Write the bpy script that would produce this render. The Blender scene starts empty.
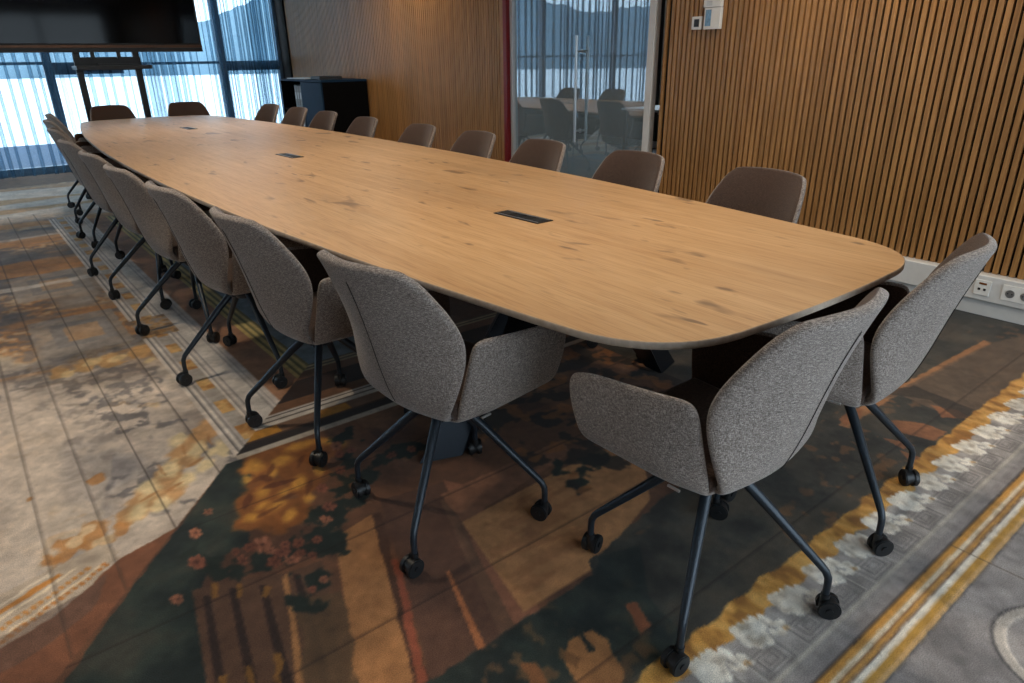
import bpy, bmesh, math, random
import numpy as np
from mathutils import Vector, Matrix
random.seed(7)
S = bpy.context.scene
COL = S.collection
PI = math.pi
R = math.radians

# ------------------------------------------------------------------ camera
EYE = 1.35
PITCH, YAW, ROLL, FPX = R(22.713), R(38.33), R(-0.728), 681.4
_fw = np.array([math.sin(YAW)*math.cos(PITCH), math.cos(YAW)*math.cos(PITCH), -math.sin(PITCH)])
_rt = np.array([math.cos(YAW), -math.sin(YAW), 0.0])
_up = np.cross(_rt, _fw)
RT = _rt*math.cos(ROLL) + _up*math.sin(ROLL)
UP = -_rt*math.sin(ROLL) + _up*math.cos(ROLL)
cam_data = bpy.data.cameras.new('camera')
cam_data.sensor_width = 36.0
cam_data.lens = FPX/1024*36.0
cam_data.clip_start = 0.05
cam_data.clip_end = 600
cam = bpy.data.objects.new('camera', cam_data)
COL.objects.link(cam)
M = Matrix(((RT[0], UP[0], -_fw[0], 0), (RT[1], UP[1], -_fw[1], 0), (RT[2], UP[2], -_fw[2], EYE), (0, 0, 0, 1)))
cam.matrix_world = M
S.camera = cam

def G(u, v, z=0.0):
    """where the ray of photo pixel (u, v) meets the plane at height z"""
    d = (u-512)/FPX*RT - (v-341.5)/FPX*UP + _fw
    t = (z-EYE)/d[2]
    return float(d[0]*t), float(d[1]*t)

# ------------------------------------------------------------------ helpers
def lin(c):
    return tuple(((x/255)/12.92 if x/255 <= .04045 else ((x/255+.055)/1.055)**2.4) for x in c)

def new_mat(name):
    m = bpy.data.materials.new(name); m.use_nodes = True
    nt = m.node_tree
    return m, nt, nt.nodes['Principled BSDF']

def plain(name, rgb, rough=.5, metal=0.0, var=.12, scale=30, spec=.5, bump=0.0):
    m, nt, b = new_mat(name)
    c = lin(rgb)
    tc = nt.nodes.new('ShaderNodeTexCoord')
    n = nt.nodes.new('ShaderNodeTexNoise'); n.inputs['Scale'].default_value = scale; n.inputs['Detail'].default_value = 4
    nt.links.new(tc.outputs['Object'], n.inputs['Vector'])
    r = nt.nodes.new('ShaderNodeValToRGB')
    r.color_ramp.elements[0].position = .3; r.color_ramp.elements[1].position = .7
    r.color_ramp.elements[0].color = tuple(x*(1-var) for x in c)+(1,)
    r.color_ramp.elements[1].color = tuple(min(1, x*(1+var)) for x in c)+(1,)
    nt.links.new(n.outputs['Fac'], r.inputs['Fac']); nt.links.new(r.outputs['Color'], b.inputs['Base Color'])
    b.inputs['Roughness'].default_value = rough; b.inputs['Metallic'].default_value = metal
    b.inputs['Specular IOR Level'].default_value = spec
    if bump:
        bp = nt.nodes.new('ShaderNodeBump'); bp.inputs['Strength'].default_value = bump; bp.inputs['Distance'].default_value = .002
        nt.links.new(n.outputs['Fac'], bp.inputs['Height']); nt.links.new(bp.outputs['Normal'], b.inputs['Normal'])
    return m

def link(name, me, mat=None, parent=None):
    o = bpy.data.objects.new(name, me); COL.objects.link(o)
    if mat:
        for mm in (mat if isinstance(mat, (list, tuple)) else [mat]):
            me.materials.append(mm)
    if parent: o.parent = parent
    return o

def bm_obj(name, bm, mat, parent=None, smooth=False, angle=None):
    me = bpy.data.meshes.new(name)
    bmesh.ops.recalc_face_normals(bm, faces=bm.faces[:])
    bm.to_mesh(me); bm.free()
    if smooth or angle is not None:
        me.polygons.foreach_set('use_smooth', [True]*len(me.polygons))
    if angle is not None:
        me.set_sharp_from_angle(angle=R(angle))
    return link(name, me, mat, parent)

def box(bm, x0, x1, y0, y1, z0, z1, bevel=0.0, seg=2):
    vs = [bm.verts.new(p) for p in [(x0,y0,z0),(x1,y0,z0),(x1,y1,z0),(x0,y1,z0),(x0,y0,z1),(x1,y0,z1),(x1,y1,z1),(x0,y1,z1)]]
    fs = [bm.faces.new([vs[i] for i in f]) for f in [(0,3,2,1),(4,5,6,7),(0,1,5,4),(1,2,6,5),(2,3,7,6),(3,0,4,7)]]
    if bevel:
        es = list({e for f in fs for e in f.edges})
        bmesh.ops.bevel(bm, geom=es, offset=bevel, segments=seg, profile=.7, affect='EDGES')
    return vs

def tube(bm, pts, rads, n=12, caps=True):
    pts = [Vector(p) for p in pts]
    rings = []
    up = Vector((0, 0, 1))
    for i, p in enumerate(pts):
        if i == 0: d = pts[1]-p
        elif i == len(pts)-1: d = p-pts[i-1]
        else: d = (pts[i+1]-p).normalized()+(p-pts[i-1]).normalized()
        d.normalize()
        ref = up if abs(d.z) < .9 else Vector((1, 0, 0))
        if i == 0: a = d.cross(ref).normalized()
        else:
            a = (a - d*a.dot(d)).normalized()
        b = d.cross(a)
        r = rads[i] if isinstance(rads, (list, tuple)) else rads
        rings.append([bm.verts.new(p+(a*math.cos(2*PI*k/n)+b*math.sin(2*PI*k/n))*r) for k in range(n)])
    for i in range(len(rings)-1):
        for k in range(n):
            bm.faces.new([rings[i][k], rings[i][(k+1) % n], rings[i+1][(k+1) % n], rings[i+1][k]])
    if caps:
        bm.faces.new(rings[0][::-1]); bm.faces.new(rings[-1])

def tag(o, label, cat, group=None, kind=None):
    o['label'] = label; o['category'] = cat
    if group: o['group'] = group
    if kind: o['kind'] = kind
    return o

def struct(o):
    o['kind'] = 'structure'; return o

def empty(name, loc, rz=0.0):
    o = bpy.data.objects.new(name, None); COL.objects.link(o)
    o.location = loc; o.rotation_euler = (0, 0, rz); o.empty_display_size = .1
    return o

# ------------------------------------------------------------------ materials
def fabric_mat(name, c0, c1, c2):
    m, nt, b = new_mat(name)
    tc = nt.nodes.new('ShaderNodeTexCoord')
    cols = []
    for sc in ((120, 120, 900), (900, 900, 120)):
        mp = nt.nodes.new('ShaderNodeMapping'); mp.inputs['Scale'].default_value = sc
        nt.links.new(tc.outputs['Object'], mp.inputs['Vector'])
        n = nt.nodes.new('ShaderNodeTexNoise'); n.inputs['Scale'].default_value = 1.0; n.inputs['Detail'].default_value = 2
        nt.links.new(mp.outputs['Vector'], n.inputs['Vector']); cols.append(n)
    ad = nt.nodes.new('ShaderNodeMath'); ad.operation = 'ADD'
    nt.links.new(cols[0].outputs['Fac'], ad.inputs[0]); nt.links.new(cols[1].outputs['Fac'], ad.inputs[1])
    hf = nt.nodes.new('ShaderNodeMath'); hf.operation = 'MULTIPLY'; hf.inputs[1].default_value = .5
    nt.links.new(ad.outputs[0], hf.inputs[0])
    r = nt.nodes.new('ShaderNodeValToRGB'); e = r.color_ramp.elements
    e[0].position = .36; e[0].color = lin(c0)+(1,)
    e[1].position = .64; e[1].color = lin(c2)+(1,)
    x = e.new(.5); x.color = lin(c1)+(1,)
    nt.links.new(hf.outputs[0], r.inputs['Fac'])
    nt.links.new(r.outputs['Color'], b.inputs['Base Color'])
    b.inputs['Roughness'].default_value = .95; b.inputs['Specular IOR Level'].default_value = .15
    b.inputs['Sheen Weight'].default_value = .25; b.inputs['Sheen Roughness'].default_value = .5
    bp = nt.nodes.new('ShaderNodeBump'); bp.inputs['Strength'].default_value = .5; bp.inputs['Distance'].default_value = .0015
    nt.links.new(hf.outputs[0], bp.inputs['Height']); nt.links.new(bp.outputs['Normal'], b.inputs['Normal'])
    return m

def wood_mat(name, light, mid, dark, knots=True, rough=.42):
    """oak with the grain running along local Y"""
    m, nt, b = new_mat(name)
    N = nt.nodes.new; L = nt.links.new
    tc = N('ShaderNodeTexCoord')
    def noise(scale, detail=4, dist=0.0, rough_=.5):
        mp = N('ShaderNodeMapping'); mp.inputs['Scale'].default_value = scale
        L(tc.outputs['Object'], mp.inputs['Vector'])
        n = N('ShaderNodeTexNoise'); n.inputs['Scale'].default_value = 1; n.inputs['Detail'].default_value = detail
        n.inputs['Distortion'].default_value = dist; n.inputs['Roughness'].default_value = rough_
        L(mp.outputs['Vector'], n.inputs['Vector']); return n
    n1 = noise((26, 1.1, 3), 6, .6, .6)
    r = N('ShaderNodeValToRGB'); e = r.color_ramp.elements
    e[0].position = .30; e[0].color = lin(mid)+(1,)
    e[1].position = .66; e[1].color = lin(light)+(1,)
    L(n1.outputs['Fac'], r.inputs['Fac'])
    # fine pores
    n2 = noise((190, 7, 3), 3, .1)
    r2 = N('ShaderNodeValToRGB'); r2.color_ramp.elements[0].position = .36; r2.color_ramp.elements[1].position = .50
    r2.color_ramp.elements[0].color = (.80, .77, .74, 1); r2.color_ramp.elements[1].color = (1, 1, 1, 1)
    L(n2.outputs['Fac'], r2.inputs['Fac'])
    mx = N('ShaderNodeMix'); mx.data_type = 'RGBA'; mx.blend_type = 'MULTIPLY'; mx.inputs['Factor'].default_value = .8
    L(r.outputs['Color'], mx.inputs['A']); L(r2.outputs['Color'], mx.inputs['B'])
    out = mx.outputs['Result']
    # boards
    mpb = N('ShaderNodeMapping'); mpb.inputs['Rotation'].default_value = (0, 0, PI/2)
    L(tc.outputs['Object'], mpb.inputs['Vector'])
    br = N('ShaderNodeTexBrick'); br.inputs['Scale'].default_value = 1
    br.inputs['Brick Width'].default_value = 2.3; br.inputs['Row Height'].default_value = .155
    br.inputs['Mortar Size'].default_value = .0006; br.inputs['Mortar Smooth'].default_value = .5
    br.inputs['Color1'].default_value = (.90, .88, .86, 1); br.inputs['Color2'].default_value = (1, 1, 1, 1)
    br.inputs['Mortar'].default_value = (.78, .74, .70, 1); br.offset = .37
    L(mpb.outputs['Vector'], br.inputs['Vector'])
    m3 = N('ShaderNodeMix'); m3.data_type = 'RGBA'; m3.blend_type = 'MULTIPLY'; m3.inputs['Factor'].default_value = .75
    L(out, m3.inputs['A']); L(br.outputs['Color'], m3.inputs['B']); out = m3.outputs['Result']
    if knots:
        for sc, lo, hi, st in (((7.0, 2.6, 3), .655, .72, .75), ((3.0, .8, 2), .56, .74, .22), ((13, 4.5, 3), .655, .72, .8)):
            nk = noise(sc, 2.5, .35)
            rk = N('ShaderNodeMapRange'); rk.inputs['From Min'].default_value = lo; rk.inputs['From Max'].default_value = hi
            rk.inputs['To Max'].default_value = st
            L(nk.outputs['Fac'], rk.inputs['Value'])
            mk = N('ShaderNodeMix'); mk.data_type = 'RGBA'
            L(rk.outputs['Result'], mk.inputs['Factor']); L(out, mk.inputs['A']); mk.inputs['B'].default_value = lin(dark)+(1,)
            out = mk.outputs['Result']
    L(out, b.inputs['Base Color'])
    b.inputs['Roughness'].default_value = rough
    b.inputs['Specular IOR Level'].default_value = .35
    bp = N('ShaderNodeBump'); bp.inputs['Strength'].default_value = .12; bp.inputs['Distance'].default_value = .001
    L(n2.outputs['Fac'], bp.inputs['Height']); L(bp.outputs['Normal'], b.inputs['Normal'])
    return m

def slat_mat():
    m, nt, b = new_mat('oak_slat_veneer')
    N = nt.nodes.new; L = nt.links.new
    tc = N('ShaderNodeTexCoord'); at = N('ShaderNodeAttribute'); at.attribute_name = 'tone'
    mp = N('ShaderNodeMapping'); mp.inputs['Scale'].default_value = (60, 60, 2.2)
    L(tc.outputs['Object'], mp.inputs['Vector'])
    n = N('ShaderNodeTexNoise'); n.inputs['Scale'].default_value = 1; n.inputs['Detail'].default_value = 5; n.inputs['Distortion'].default_value = .4
    L(mp.outputs['Vector'], n.inputs['Vector'])
    r = N('ShaderNodeValToRGB'); e = r.color_ramp.elements
    e[0].position = .3; e[0].color = lin((134, 94, 52))+(1,); e[1].position = .7; e[1].color = lin((174, 128, 78))+(1,)
    L(n.outputs['Fac'], r.inputs['Fac'])
    mx = N('ShaderNodeMix'); mx.data_type = 'RGBA'; mx.blend_type = 'MULTIPLY'; mx.inputs['Factor'].default_value = 1
    L(r.outputs['Color'], mx.inputs['A']); L(at.outputs['Color'], mx.inputs['B'])
    L(mx.outputs['Result'], b.inputs['Base Color']); b.inputs['Roughness'].default_value = .40
    b.inputs['Specular IOR Level'].default_value = .5
    return m

def glass_mat(name, tint=(.9, .95, .96), refl=.1, ior=1.5, boost=0.0, haze=0.0):
    m = bpy.data.materials.new(name); m.use_nodes = True
    nt = m.node_tree; nt.nodes.clear(); N = nt.nodes.new; L = nt.links.new
    out = N('ShaderNodeOutputMaterial'); tr = N('ShaderNodeBsdfTransparent'); gl = N('ShaderNodeBsdfGlossy')
    tr.inputs['Color'].default_value = tuple(tint)+(1,); gl.inputs['Roughness'].default_value = .012
    gl.inputs['Color'].default_value = (.9, .95, 1, 1)
    fr = N('ShaderNodeFresnel'); fr.inputs['IOR'].default_value = ior
    ad = N('ShaderNodeMath'); ad.operation = 'ADD'; ad.inputs[1].default_value = boost; ad.use_clamp = True
    L(fr.outputs[0], ad.inputs[0])
    ge = N('ShaderNodeNewGeometry'); fb = N('ShaderNodeMath'); fb.operation = 'SUBTRACT'; fb.inputs[0].default_value = 1.0
    L(ge.outputs['Backfacing'], fb.inputs[1]); ml = N('ShaderNodeMath'); ml.operation = 'MULTIPLY'
    L(ad.outputs[0], ml.inputs[0]); L(fb.outputs[0], ml.inputs[1]); ad = ml
    mx = N('ShaderNodeMixShader'); L(ad.outputs[0], mx.inputs[0]); L(tr.outputs[0], mx.inputs[1]); L(gl.outputs[0], mx.inputs[2])
    last = mx
    if haze:
        dd = N('ShaderNodeBsdfDiffuse'); dd.inputs['Color'].default_value = (.55, .66, .70, 1)  # pale diffuse colour mixed in to imitate the haze of reflected room light
        m2 = N('ShaderNodeMixShader'); m2.inputs[0].default_value = haze; L(mx.outputs[0], m2.inputs[1]); L(dd.outputs[0], m2.inputs[2]); last = m2
    L(last.outputs[0], out.inputs['Surface'])
    return m

def curtain_mat():
    m = bpy.data.materials.new('sheer_voile'); m.use_nodes = True
    nt = m.node_tree; nt.nodes.clear(); N = nt.nodes.new; L = nt.links.new
    out = N('ShaderNodeOutputMaterial'); tr = N('ShaderNodeBsdfTransparent'); tl = N('ShaderNodeBsdfTranslucent'); df = N('ShaderNodeBsdfDiffuse')
    tr.inputs['Color'].default_value = (.86, .95, 1, 1)
    tl.inputs['Color'].default_value = (.09, .16, .23, 1); df.inputs['Color'].default_value = (.09, .16, .23, 1)
    m1 = N('ShaderNodeMixShader'); m1.inputs[0].default_value = .5; L(tl.outputs[0], m1.inputs[1]); L(df.outputs[0], m1.inputs[2])
    # the weave covers more where the cloth is seen edge on
    lw = N('ShaderNodeLayerWeight'); lw.inputs['Blend'].default_value = .5
    mr = N('ShaderNodeMapRange'); mr.inputs['To Min'].default_value = .21; mr.inputs['To Max'].default_value = .95
    L(lw.outputs['Facing'], mr.inputs['Value'])
    m2 = N('ShaderNodeMixShader'); L(mr.outputs['Result'], m2.inputs[0]); L(tr.outputs[0], m2.inputs[1]); L(m1.outputs[0], m2.inputs[2])
    L(m2.outputs[0], out.inputs['Surface'])
    return m

MAT = dict(
    fabric=fabric_mat('taupe_melange_fabric', (72, 64, 59), (122, 111, 104), (186, 174, 164)),
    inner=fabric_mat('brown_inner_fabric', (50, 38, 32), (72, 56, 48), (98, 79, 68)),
    seam=plain('dark_seam_thread', (34, 29, 27), .9),
    blackmetal=plain('blue_black_powder_coat', (38, 46, 54), .38, .35, .08, 200, bump=.1),
    castor=plain('black_nylon', (20, 22, 24), .45, 0, .1),
    tag=plain('pale_metal_tag', (190, 190, 190), .35, .8, .05),
    table=wood_mat('knotty_oak_top', (204, 166, 122), (187, 146, 102), (108, 84, 64)),
    edge=plain('oak_edge_band', (158, 142, 126), .6, 0, .15, 60),
    feltblack=plain('black_felt', (14, 12, 11), .95),
    slat=slat_mat(),
    slatedge=plain('oak_edge_trim', (150, 108, 62), .5, 0, .1),
    white=plain('white_powder_coat', (206, 204, 200), .45, 0, .03),
    wall=plain('white_plaster', (212, 208, 202), .85, 0, .03, 8),
    ceiling=plain('white_ceiling_board', (215, 213, 208), .9, 0, .03, 8),
    alu=plain('brushed_aluminium', (176, 178, 180), .32, .85, .06, 80),
    palealu=plain('pale_anodised_frame', (196, 196, 194), .4, .3, .04, 50),
    frame=plain('dark_grey_window_frame', (100, 118, 136), .5, .2, .08),
    red=plain('deep_red_lacquer', (112, 4, 8), .4, 0, .06),
    screen=plain('black_glass_screen', (6, 7, 9), .07, 0, .05, spec=.16),
    bezel=plain('bronze_speaker_bar', (92, 66, 50), .38, .7, .1),
    blackplastic=plain('black_plastic', (8, 8, 9), .45, 0, .1),
    cabinet=plain('blue_grey_lacquer_door', (18, 44, 68), .6, 0, .06, 6, spec=.15),
    cabblack=plain('black_cabinet_side', (3, 3, 4), .8, 0, .1, spec=.1),
    binder=plain('grey_binder_board', (150, 152, 152), .7, 0, .1),
    paper=plain('white_paper', (214, 220, 224), .7, 0, .03),
    dark=plain('charcoal_plastic', (30, 32, 36), .5),
    display=plain('pale_blue_display', (112, 148, 176), .25, 0, .25, 80),
    offwhite=plain('off_white_plastic', (222, 220, 214), .45, 0, .02),
    copper=plain('copper_contact', (150, 92, 50), .4, .6),
    desk=plain('dark_desk_laminate', (60, 56, 52), .5),
    ground=plain('pale_terrace_gravel', (232, 236, 240), .9, 0, .04, .2),
    deck=plain('blue_grey_terrace_deck', (40, 64, 90), .8, 0, .1, 3),
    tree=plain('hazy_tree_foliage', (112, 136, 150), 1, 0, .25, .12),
    office_floor=plain('grey_office_carpet', (96, 98, 100), .95, 0, .15, 60),
    voile=curtain_mat(),
    glass=glass_mat('window_glass', (.95, .98, 1), ior=1.45),
    doorglass=glass_mat('partition_glass', (.80, .88, .92), ior=1.5, boost=.20, haze=.16),
    film=plain('frosted_film', (150, 172, 186), .6),
    steel=plain('satin_steel_plate', (22, 29, 37), .35, .6, .08, 100),
)

# ------------------------------------------------------------------ floor print (colours of the woven carpet picture)
WALLX, WINY, LEFTX, FRONTY, CEIL = 4.22, 10.95, -4.5, -1.9, 2.75
rng = np.random.RandomState(11)
_perm = rng.rand(256, 256)
def vnoise(x, y):
    xi = np.floor(x).astype(int); yi = np.floor(y).astype(int)
    fx = x-xi; fy = y-yi; fx = fx*fx*(3-2*fx); fy = fy*fy*(3-2*fy)
    a = _perm[xi % 256, yi % 256]; b = _perm[(xi+1) % 256, yi % 256]
    c = _perm[xi % 256, (yi+1) % 256]; d = _perm[(xi+1) % 256, (yi+1) % 256]
    return a*(1-fx)*(1-fy)+b*fx*(1-fy)+c*(1-fx)*fy+d*fx*fy
def fbm(x, y, s, o=4, seed=0):
    v = 0; a = .5; t = 0
    for i in range(o):
        v = v+a*vnoise(x*s+seed*17.3+i*5.1, y*s+seed*9.7+i*3.3); t += a; a *= .5; s *= 2.03
    return v/t
def sstep(a, b, x):
    t = np.clip((x-a)/(b-a), 0, 1); return t*t*(3-2*t)

#@@PAINT@@
def in_poly(x, y, poly):
    inside = np.zeros(x.shape, bool); n = len(poly)
    for i in range(n):
        x0, y0 = poly[i]; x1, y1 = poly[(i+1) % n]
        if y0 == y1: continue
        c = ((y0 > y) != (y1 > y)) & (x < (x1-x0)*(y-y0)/(y1-y0)+x0)
        inside ^= c
    return inside

def paint(x, y):
    n = x.size
    rgb = np.zeros((n, 3))
    def C(c): return np.array(c, float)
    def mix(mask, col):
        nonlocal rgb
        m = np.asarray(mask, float)[:, None]; rgb = rgb*(1-m)+(col if isinstance(col, np.ndarray) and col.ndim == 2 else C(col))*m
    def ramp(v, stops):
        ps = [s[0] for s in stops]; return np.stack([np.interp(v, ps, [s[1][k] for s in stops]) for k in range(3)], 1)
    wx = x+.05*(fbm(x, y, 9, 4, 1)-.5); wy = y+.05*(fbm(x, y, 9, 4, 2)-.5)
    wx2 = x+.016*(fbm(x, y, 30, 3, 3)-.5); wy2 = y+.016*(fbm(x, y, 30, 3, 4)-.5)
    gD = None
    def P(px): return [G(u, v) for u, v in px]
    def poly(px, col, warp=1, gate=None, k=1.0):
        X, Y = ((x, y), (wx2, wy2), (wx, wy))[warp]
        pp = P(px)
        m = np.zeros(n); sel = (x > min(p[0] for p in pp)-.1) & (x < max(p[0] for p in pp)+.1) & (y > min(p[1] for p in pp)-.1) & (y < max(p[1] for p in pp)+.1)
        if gate is not None: sel = sel & gate
        if sel.any(): m[sel] = in_poly(X[sel], Y[sel], pp)
        mix(m*k, col if not (isinstance(col, np.ndarray) and col.ndim == 2) else col); return m > .5
    f1 = fbm(x, y, 3.2, 5, 5); f2 = fbm(x, y, 7.5, 5, 6); f3 = fbm(x, y, 24, 4, 7); f4 = fbm(x, y, 60, 2, 8); f0 = fbm(x, y, 1.1, 3, 9)
    # ---------- pale painting on the left
    base = ramp(f1, [(.25, (164, 150, 138)), (.42, (202, 186, 170)), (.55, (194, 178, 163)), (.62, (178, 166, 156)), (.72, (158, 150, 146))])
    rgb[:] = base
    och = sstep(.52, .60, .6*fbm(x+.3, y, 2.6, 3, 12)+.4*fbm(x, y+.2, 9, 4, 15)) * sstep(.38, .5, f3)
    mix(och*.85, ramp(f3, [(.3, (160, 116, 76)), (.5, (192, 146, 94)), (.7, (220, 190, 142))]))
    dk = sstep(.52, .60, .5*fbm(x, y+.4, 3.6, 3, 13)+.5*fbm(x+.7, y, 13, 4, 16)) * sstep(.40, .52, f3)
    mix(dk*.75, (104, 100, 100))
    wt = sstep(.60, .66, fbm(x, y, 4.4, 4, 14))
    mix(wt*.7, (206, 190, 170))
    # farther away: broad streaks across
    far = sstep(3.2, 4.2, y)
    g1 = fbm(x*.45, y*1.3, 1.6, 5, 21)
    mix(far, ramp(g1, [(.28, (168, 152, 136)), (.42, (150, 128, 106)), (.49, (188, 128, 70)), (.54, (110, 100, 94)), (.62, (84, 80, 80)), (.72, (176, 160, 140))]))
    mix(far*sstep(.5, .6, fbm(x, y, 3.2, 5, 22))*.8, ramp(f3, [(.35, (112, 96, 84)), (.55, (182, 126, 72)), (.7, (200, 170, 130))]))
    # calm grey panels with an ochre square
    for cy in (4.15, 5.25, 3.2):
        X0, X1, Y0, Y1 = .08, .50, cy-.32, cy+.32
        mm = (wx2 > X0) & (wx2 < X1) & (wy2 > Y0) & (wy2 < Y1)
        if cy > 3.5:
            mix(mm*.8, (150, 138, 126))
            mix(((wx2 > .17) & (wx2 < .45) & (abs(wy2-cy) < .2))*.8, (122, 116, 112))
            mix(((wx2 > .23) & (wx2 < .40) & (abs(wy2-cy) < .13))*(.4+.6*f2), (170, 132, 92))
    mix(((y > 7.9) & (y < 8.05))*.8+((y > 8.5) & (y < 8.7))*.8, (206, 198, 190))
    mix(((y > 7.7) & (y < 7.9) & (f3 > .45))*.8, (190, 140, 90))
    yv = lambda v: G(30, v)[1]
    tx = fbm(x*.5, y*1.6, 2.2, 4, 23)
    def belt(v0, v1, col, k): 
        mix(((y < yv(v0)+.35*(tx-.5)) & (y > yv(v1)+.35*(tx-.5)))*k, col)
    belt(172, 240, (196, 184, 172), .35)
    belt(189, 214, (214, 204, 192), .85); belt(199, 202, (186, 146, 98), .7); belt(206, 210, (190, 146, 94), .7); belt(214, 220, (206, 192, 176), .6)
    belt(222, 228, (188, 136, 80), .8); belt(230, 236, (96, 90, 88), .7); belt(238, 244, (184, 128, 72), .75); belt(250, 262, (104, 98, 94), .6); belt(264, 274, (190, 130, 70), .8); belt(282, 287, (206, 194, 180), .7)
    mix(((y > yv(186)+.5*(tx-.5)) & (x < 1.2))*.85, (104, 82, 66))
    # ---- figures and scrolls on the pale part, near
    gate_dark = False; gD = None
    def ell(u, v, ru, rv, rot, col, soft=.35, k=1.0, noise=.5):
        cx_, cy_ = G(u, v); a, b = G(u+ru*math.cos(rot), v+ru*math.sin(rot)), G(u-rv*math.sin(rot), v+rv*math.cos(rot))
        ax = np.array([a[0]-cx_, a[1]-cy_]); bx = np.array([b[0]-cx_, b[1]-cy_])
        Mi = np.linalg.inv(np.stack([ax, bx], 1))
        rad = 1.7*max(np.hypot(*ax), np.hypot(*bx)); I = np.nonzero((abs(x-cx_) < rad) & (abs(y-cy_) < rad) & (gD if gate_dark else True))[0]
        if not len(I): return
        dx = wx2[I]-cx_; dy = wy2[I]-cy_
        s_ = Mi[0, 0]*dx+Mi[0, 1]*dy; t_ = Mi[1, 0]*dx+Mi[1, 1]*dy
        d = np.sqrt(s_*s_+t_*t_)+noise*(f3[I]-.5)
        m = ((1-sstep(1-soft, 1, d))*k)[:, None]; rgb[I] = rgb[I]*(1-m)+C(col)*m
    light = [((204, 186, 148), (196, 150, 92))]
    # calm taupe ground bottom left
    poly([(-60, 420), (30, 400), (60, 440), (50, 520), (30, 600), (-60, 640)], (206, 190, 174), 2, k=.8)
    poly([(0, 395), (60, 385), (120, 440), (100, 510), (40, 590), (0, 610)], (200, 184, 168), 2, k=.55)
    # upper torso scroll
    for e in ((60, 372, 12, 7), (84, 366, 16, 8), (112, 360, 18, 8), (138, 352, 16, 8)):
        ell(e[0], e[1], e[2], e[3], -.3, (198, 152, 94), k=.9, noise=1.0)
    for e in ((68, 374, 9, 4), (92, 362, 12, 4), (118, 358, 11, 4), (150, 360, 8, 3)):
        ell(e[0], e[1], e[2], e[3], -.3, (218, 190, 138), k=.8)
    # cherub group near the mitre
    for e in ((168, 482, 26, 20), (140, 505, 22, 16), (188, 452, 26, 16), (128, 518, 14, 10), (205, 432, 18, 14)):
        ell(*e, -.7, (192, 146, 96), k=.9, noise=.8)
    for e in ((150, 488, 15, 12), (170, 470, 14, 10), (186, 478, 13, 8), (196, 450, 14, 9), (138, 512, 15, 10), (160, 505, 12, 8), (178, 440, 12, 7), (212, 452, 9, 5), (205, 466, 12, 7), (222, 447, 8, 12)):
        ell(e[0], e[1], e[2]*1.12, e[3]*1.12, -.6, (224, 202, 156), soft=.6, k=.9, noise=.8)
    for e in ((150, 496, 14, 1.6), (176, 486, 12, 1.5), (196, 462, 13, 1.5), (162, 470, 2, 9), (184, 450, 2, 8), (210, 440, 2, 8)):
        ell(*e, -.5, (176, 124, 76), k=.7)
    # acanthus scroll left of it
    for e in ((66, 548, 22, 12), (95, 535, 24, 12), (120, 530, 16, 9), (50, 560, 10, 8), (96, 480, 12, 5), (30, 500, 5, 3)):
        ell(*e, -.5, (188, 132, 76), k=.85, noise=1.6)
    for e in ((74, 542, 12, 5), (104, 540, 13, 5), (88, 530, 9, 4)):
        ell(*e, -.5, (222, 196, 158), k=.8, noise=1.2)
    # gilt mouldings in the lower left
    def band(p, q, w, col, k=1.0, beads=0):
        (xa, ya), (xb, yb) = G(*p), G(*q)
        dx, dy = xb-xa, yb-ya; L_ = math.hypot(dx, dy)
        s_ = ((x-xa)*dx+(y-ya)*dy)/L_; d = ((wx2-xa)*-dy+(wy2-ya)*dx)/L_
        m = (abs(d) < w) & (s_ > 0) & (s_ < L_)
        if beads: m = m & (np.mod(s_, beads) < beads*.6)
        mix(m*k, col); return m
    poly([(-60, 640), (-10, 600), (60, 565), (100, 545), (120, 552), (92, 585), (40, 625), (-60, 690)], (190, 172, 152), 1)
    band((-60, 652), (60, 574), .010, (190, 130, 66)); band((-60, 672), (92, 566), .008, (196, 136, 70), beads=.02)
    band((-60, 662), (76, 568), .005, (224, 206, 178)); band((-60, 688), (108, 562), .012, (188, 124, 62), beads=.02)
    band((-60, 682), (100, 566), .005, (226, 206, 176)); band((-60, 644), (50, 574), .006, (222, 206, 184))
    poly([(-80, 700), (60, 612), (118, 560), (150, 542), (180, 526), (131, 593), (60, 690), (0, 760)], (124, 80, 56), 1)
    poly([(-80, 690), (70, 600), (110, 575), (92, 610), (50, 640), (-80, 720)], (96, 78, 70), 2, k=.5)
    # ---------- cornice strip that runs along the left chairs
    Xo = x
    strip = (x > .535) & (x < 1.02) & (y > 2.33) & (y < 7.62) & ((y-2.33) > (x-.535)*-.2)
    xs_ = [(.535, .553, (211, 198, 185)), (.553, .562, (118, 112, 108)), (.562, .580, (216, 205, 192)), (.580, .588, (125, 118, 114)), (.588, .600, (190, 179, 170)),
           (.600, .660, (172, 162, 151)), (.660, .672, (216, 205, 192)), (.672, .68, (140, 133, 129)), (.68, .70, (205, 194, 183)), (.70, .708, (151, 144, 140)),
           (.708, .78, (198, 189, 179)), (.78, .786, (140, 135, 131)), (.786, .80, (200, 190, 181)), (.80, .805, (146, 140, 136)), (.805, .83, (192, 181, 172))]
    for a, b, c in xs_: mix(strip & (x >= a) & (x < b), c)
    mod = strip & (x > .603) & (x < .658) & (np.mod(y, .27) < .13)
    mix(mod, ramp(f3, [(.4, (170, 120, 66)), (.6, (206, 164, 104))]))
    rag = strip & (abs(y-3.98) < .17+.08*(f2-.5)) & (x < .72)
    mix(rag*.9, ramp(f3, [(.35, (110, 86, 62)), (.5, (182, 134, 72)), (.65, (140, 128, 118))]))
    # the strip turns towards the right at the mitre
    # ---------- warm brown ground inside the frame
    inner = (x > .83) & (y > 2.5) & (y < 7.4)
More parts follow.
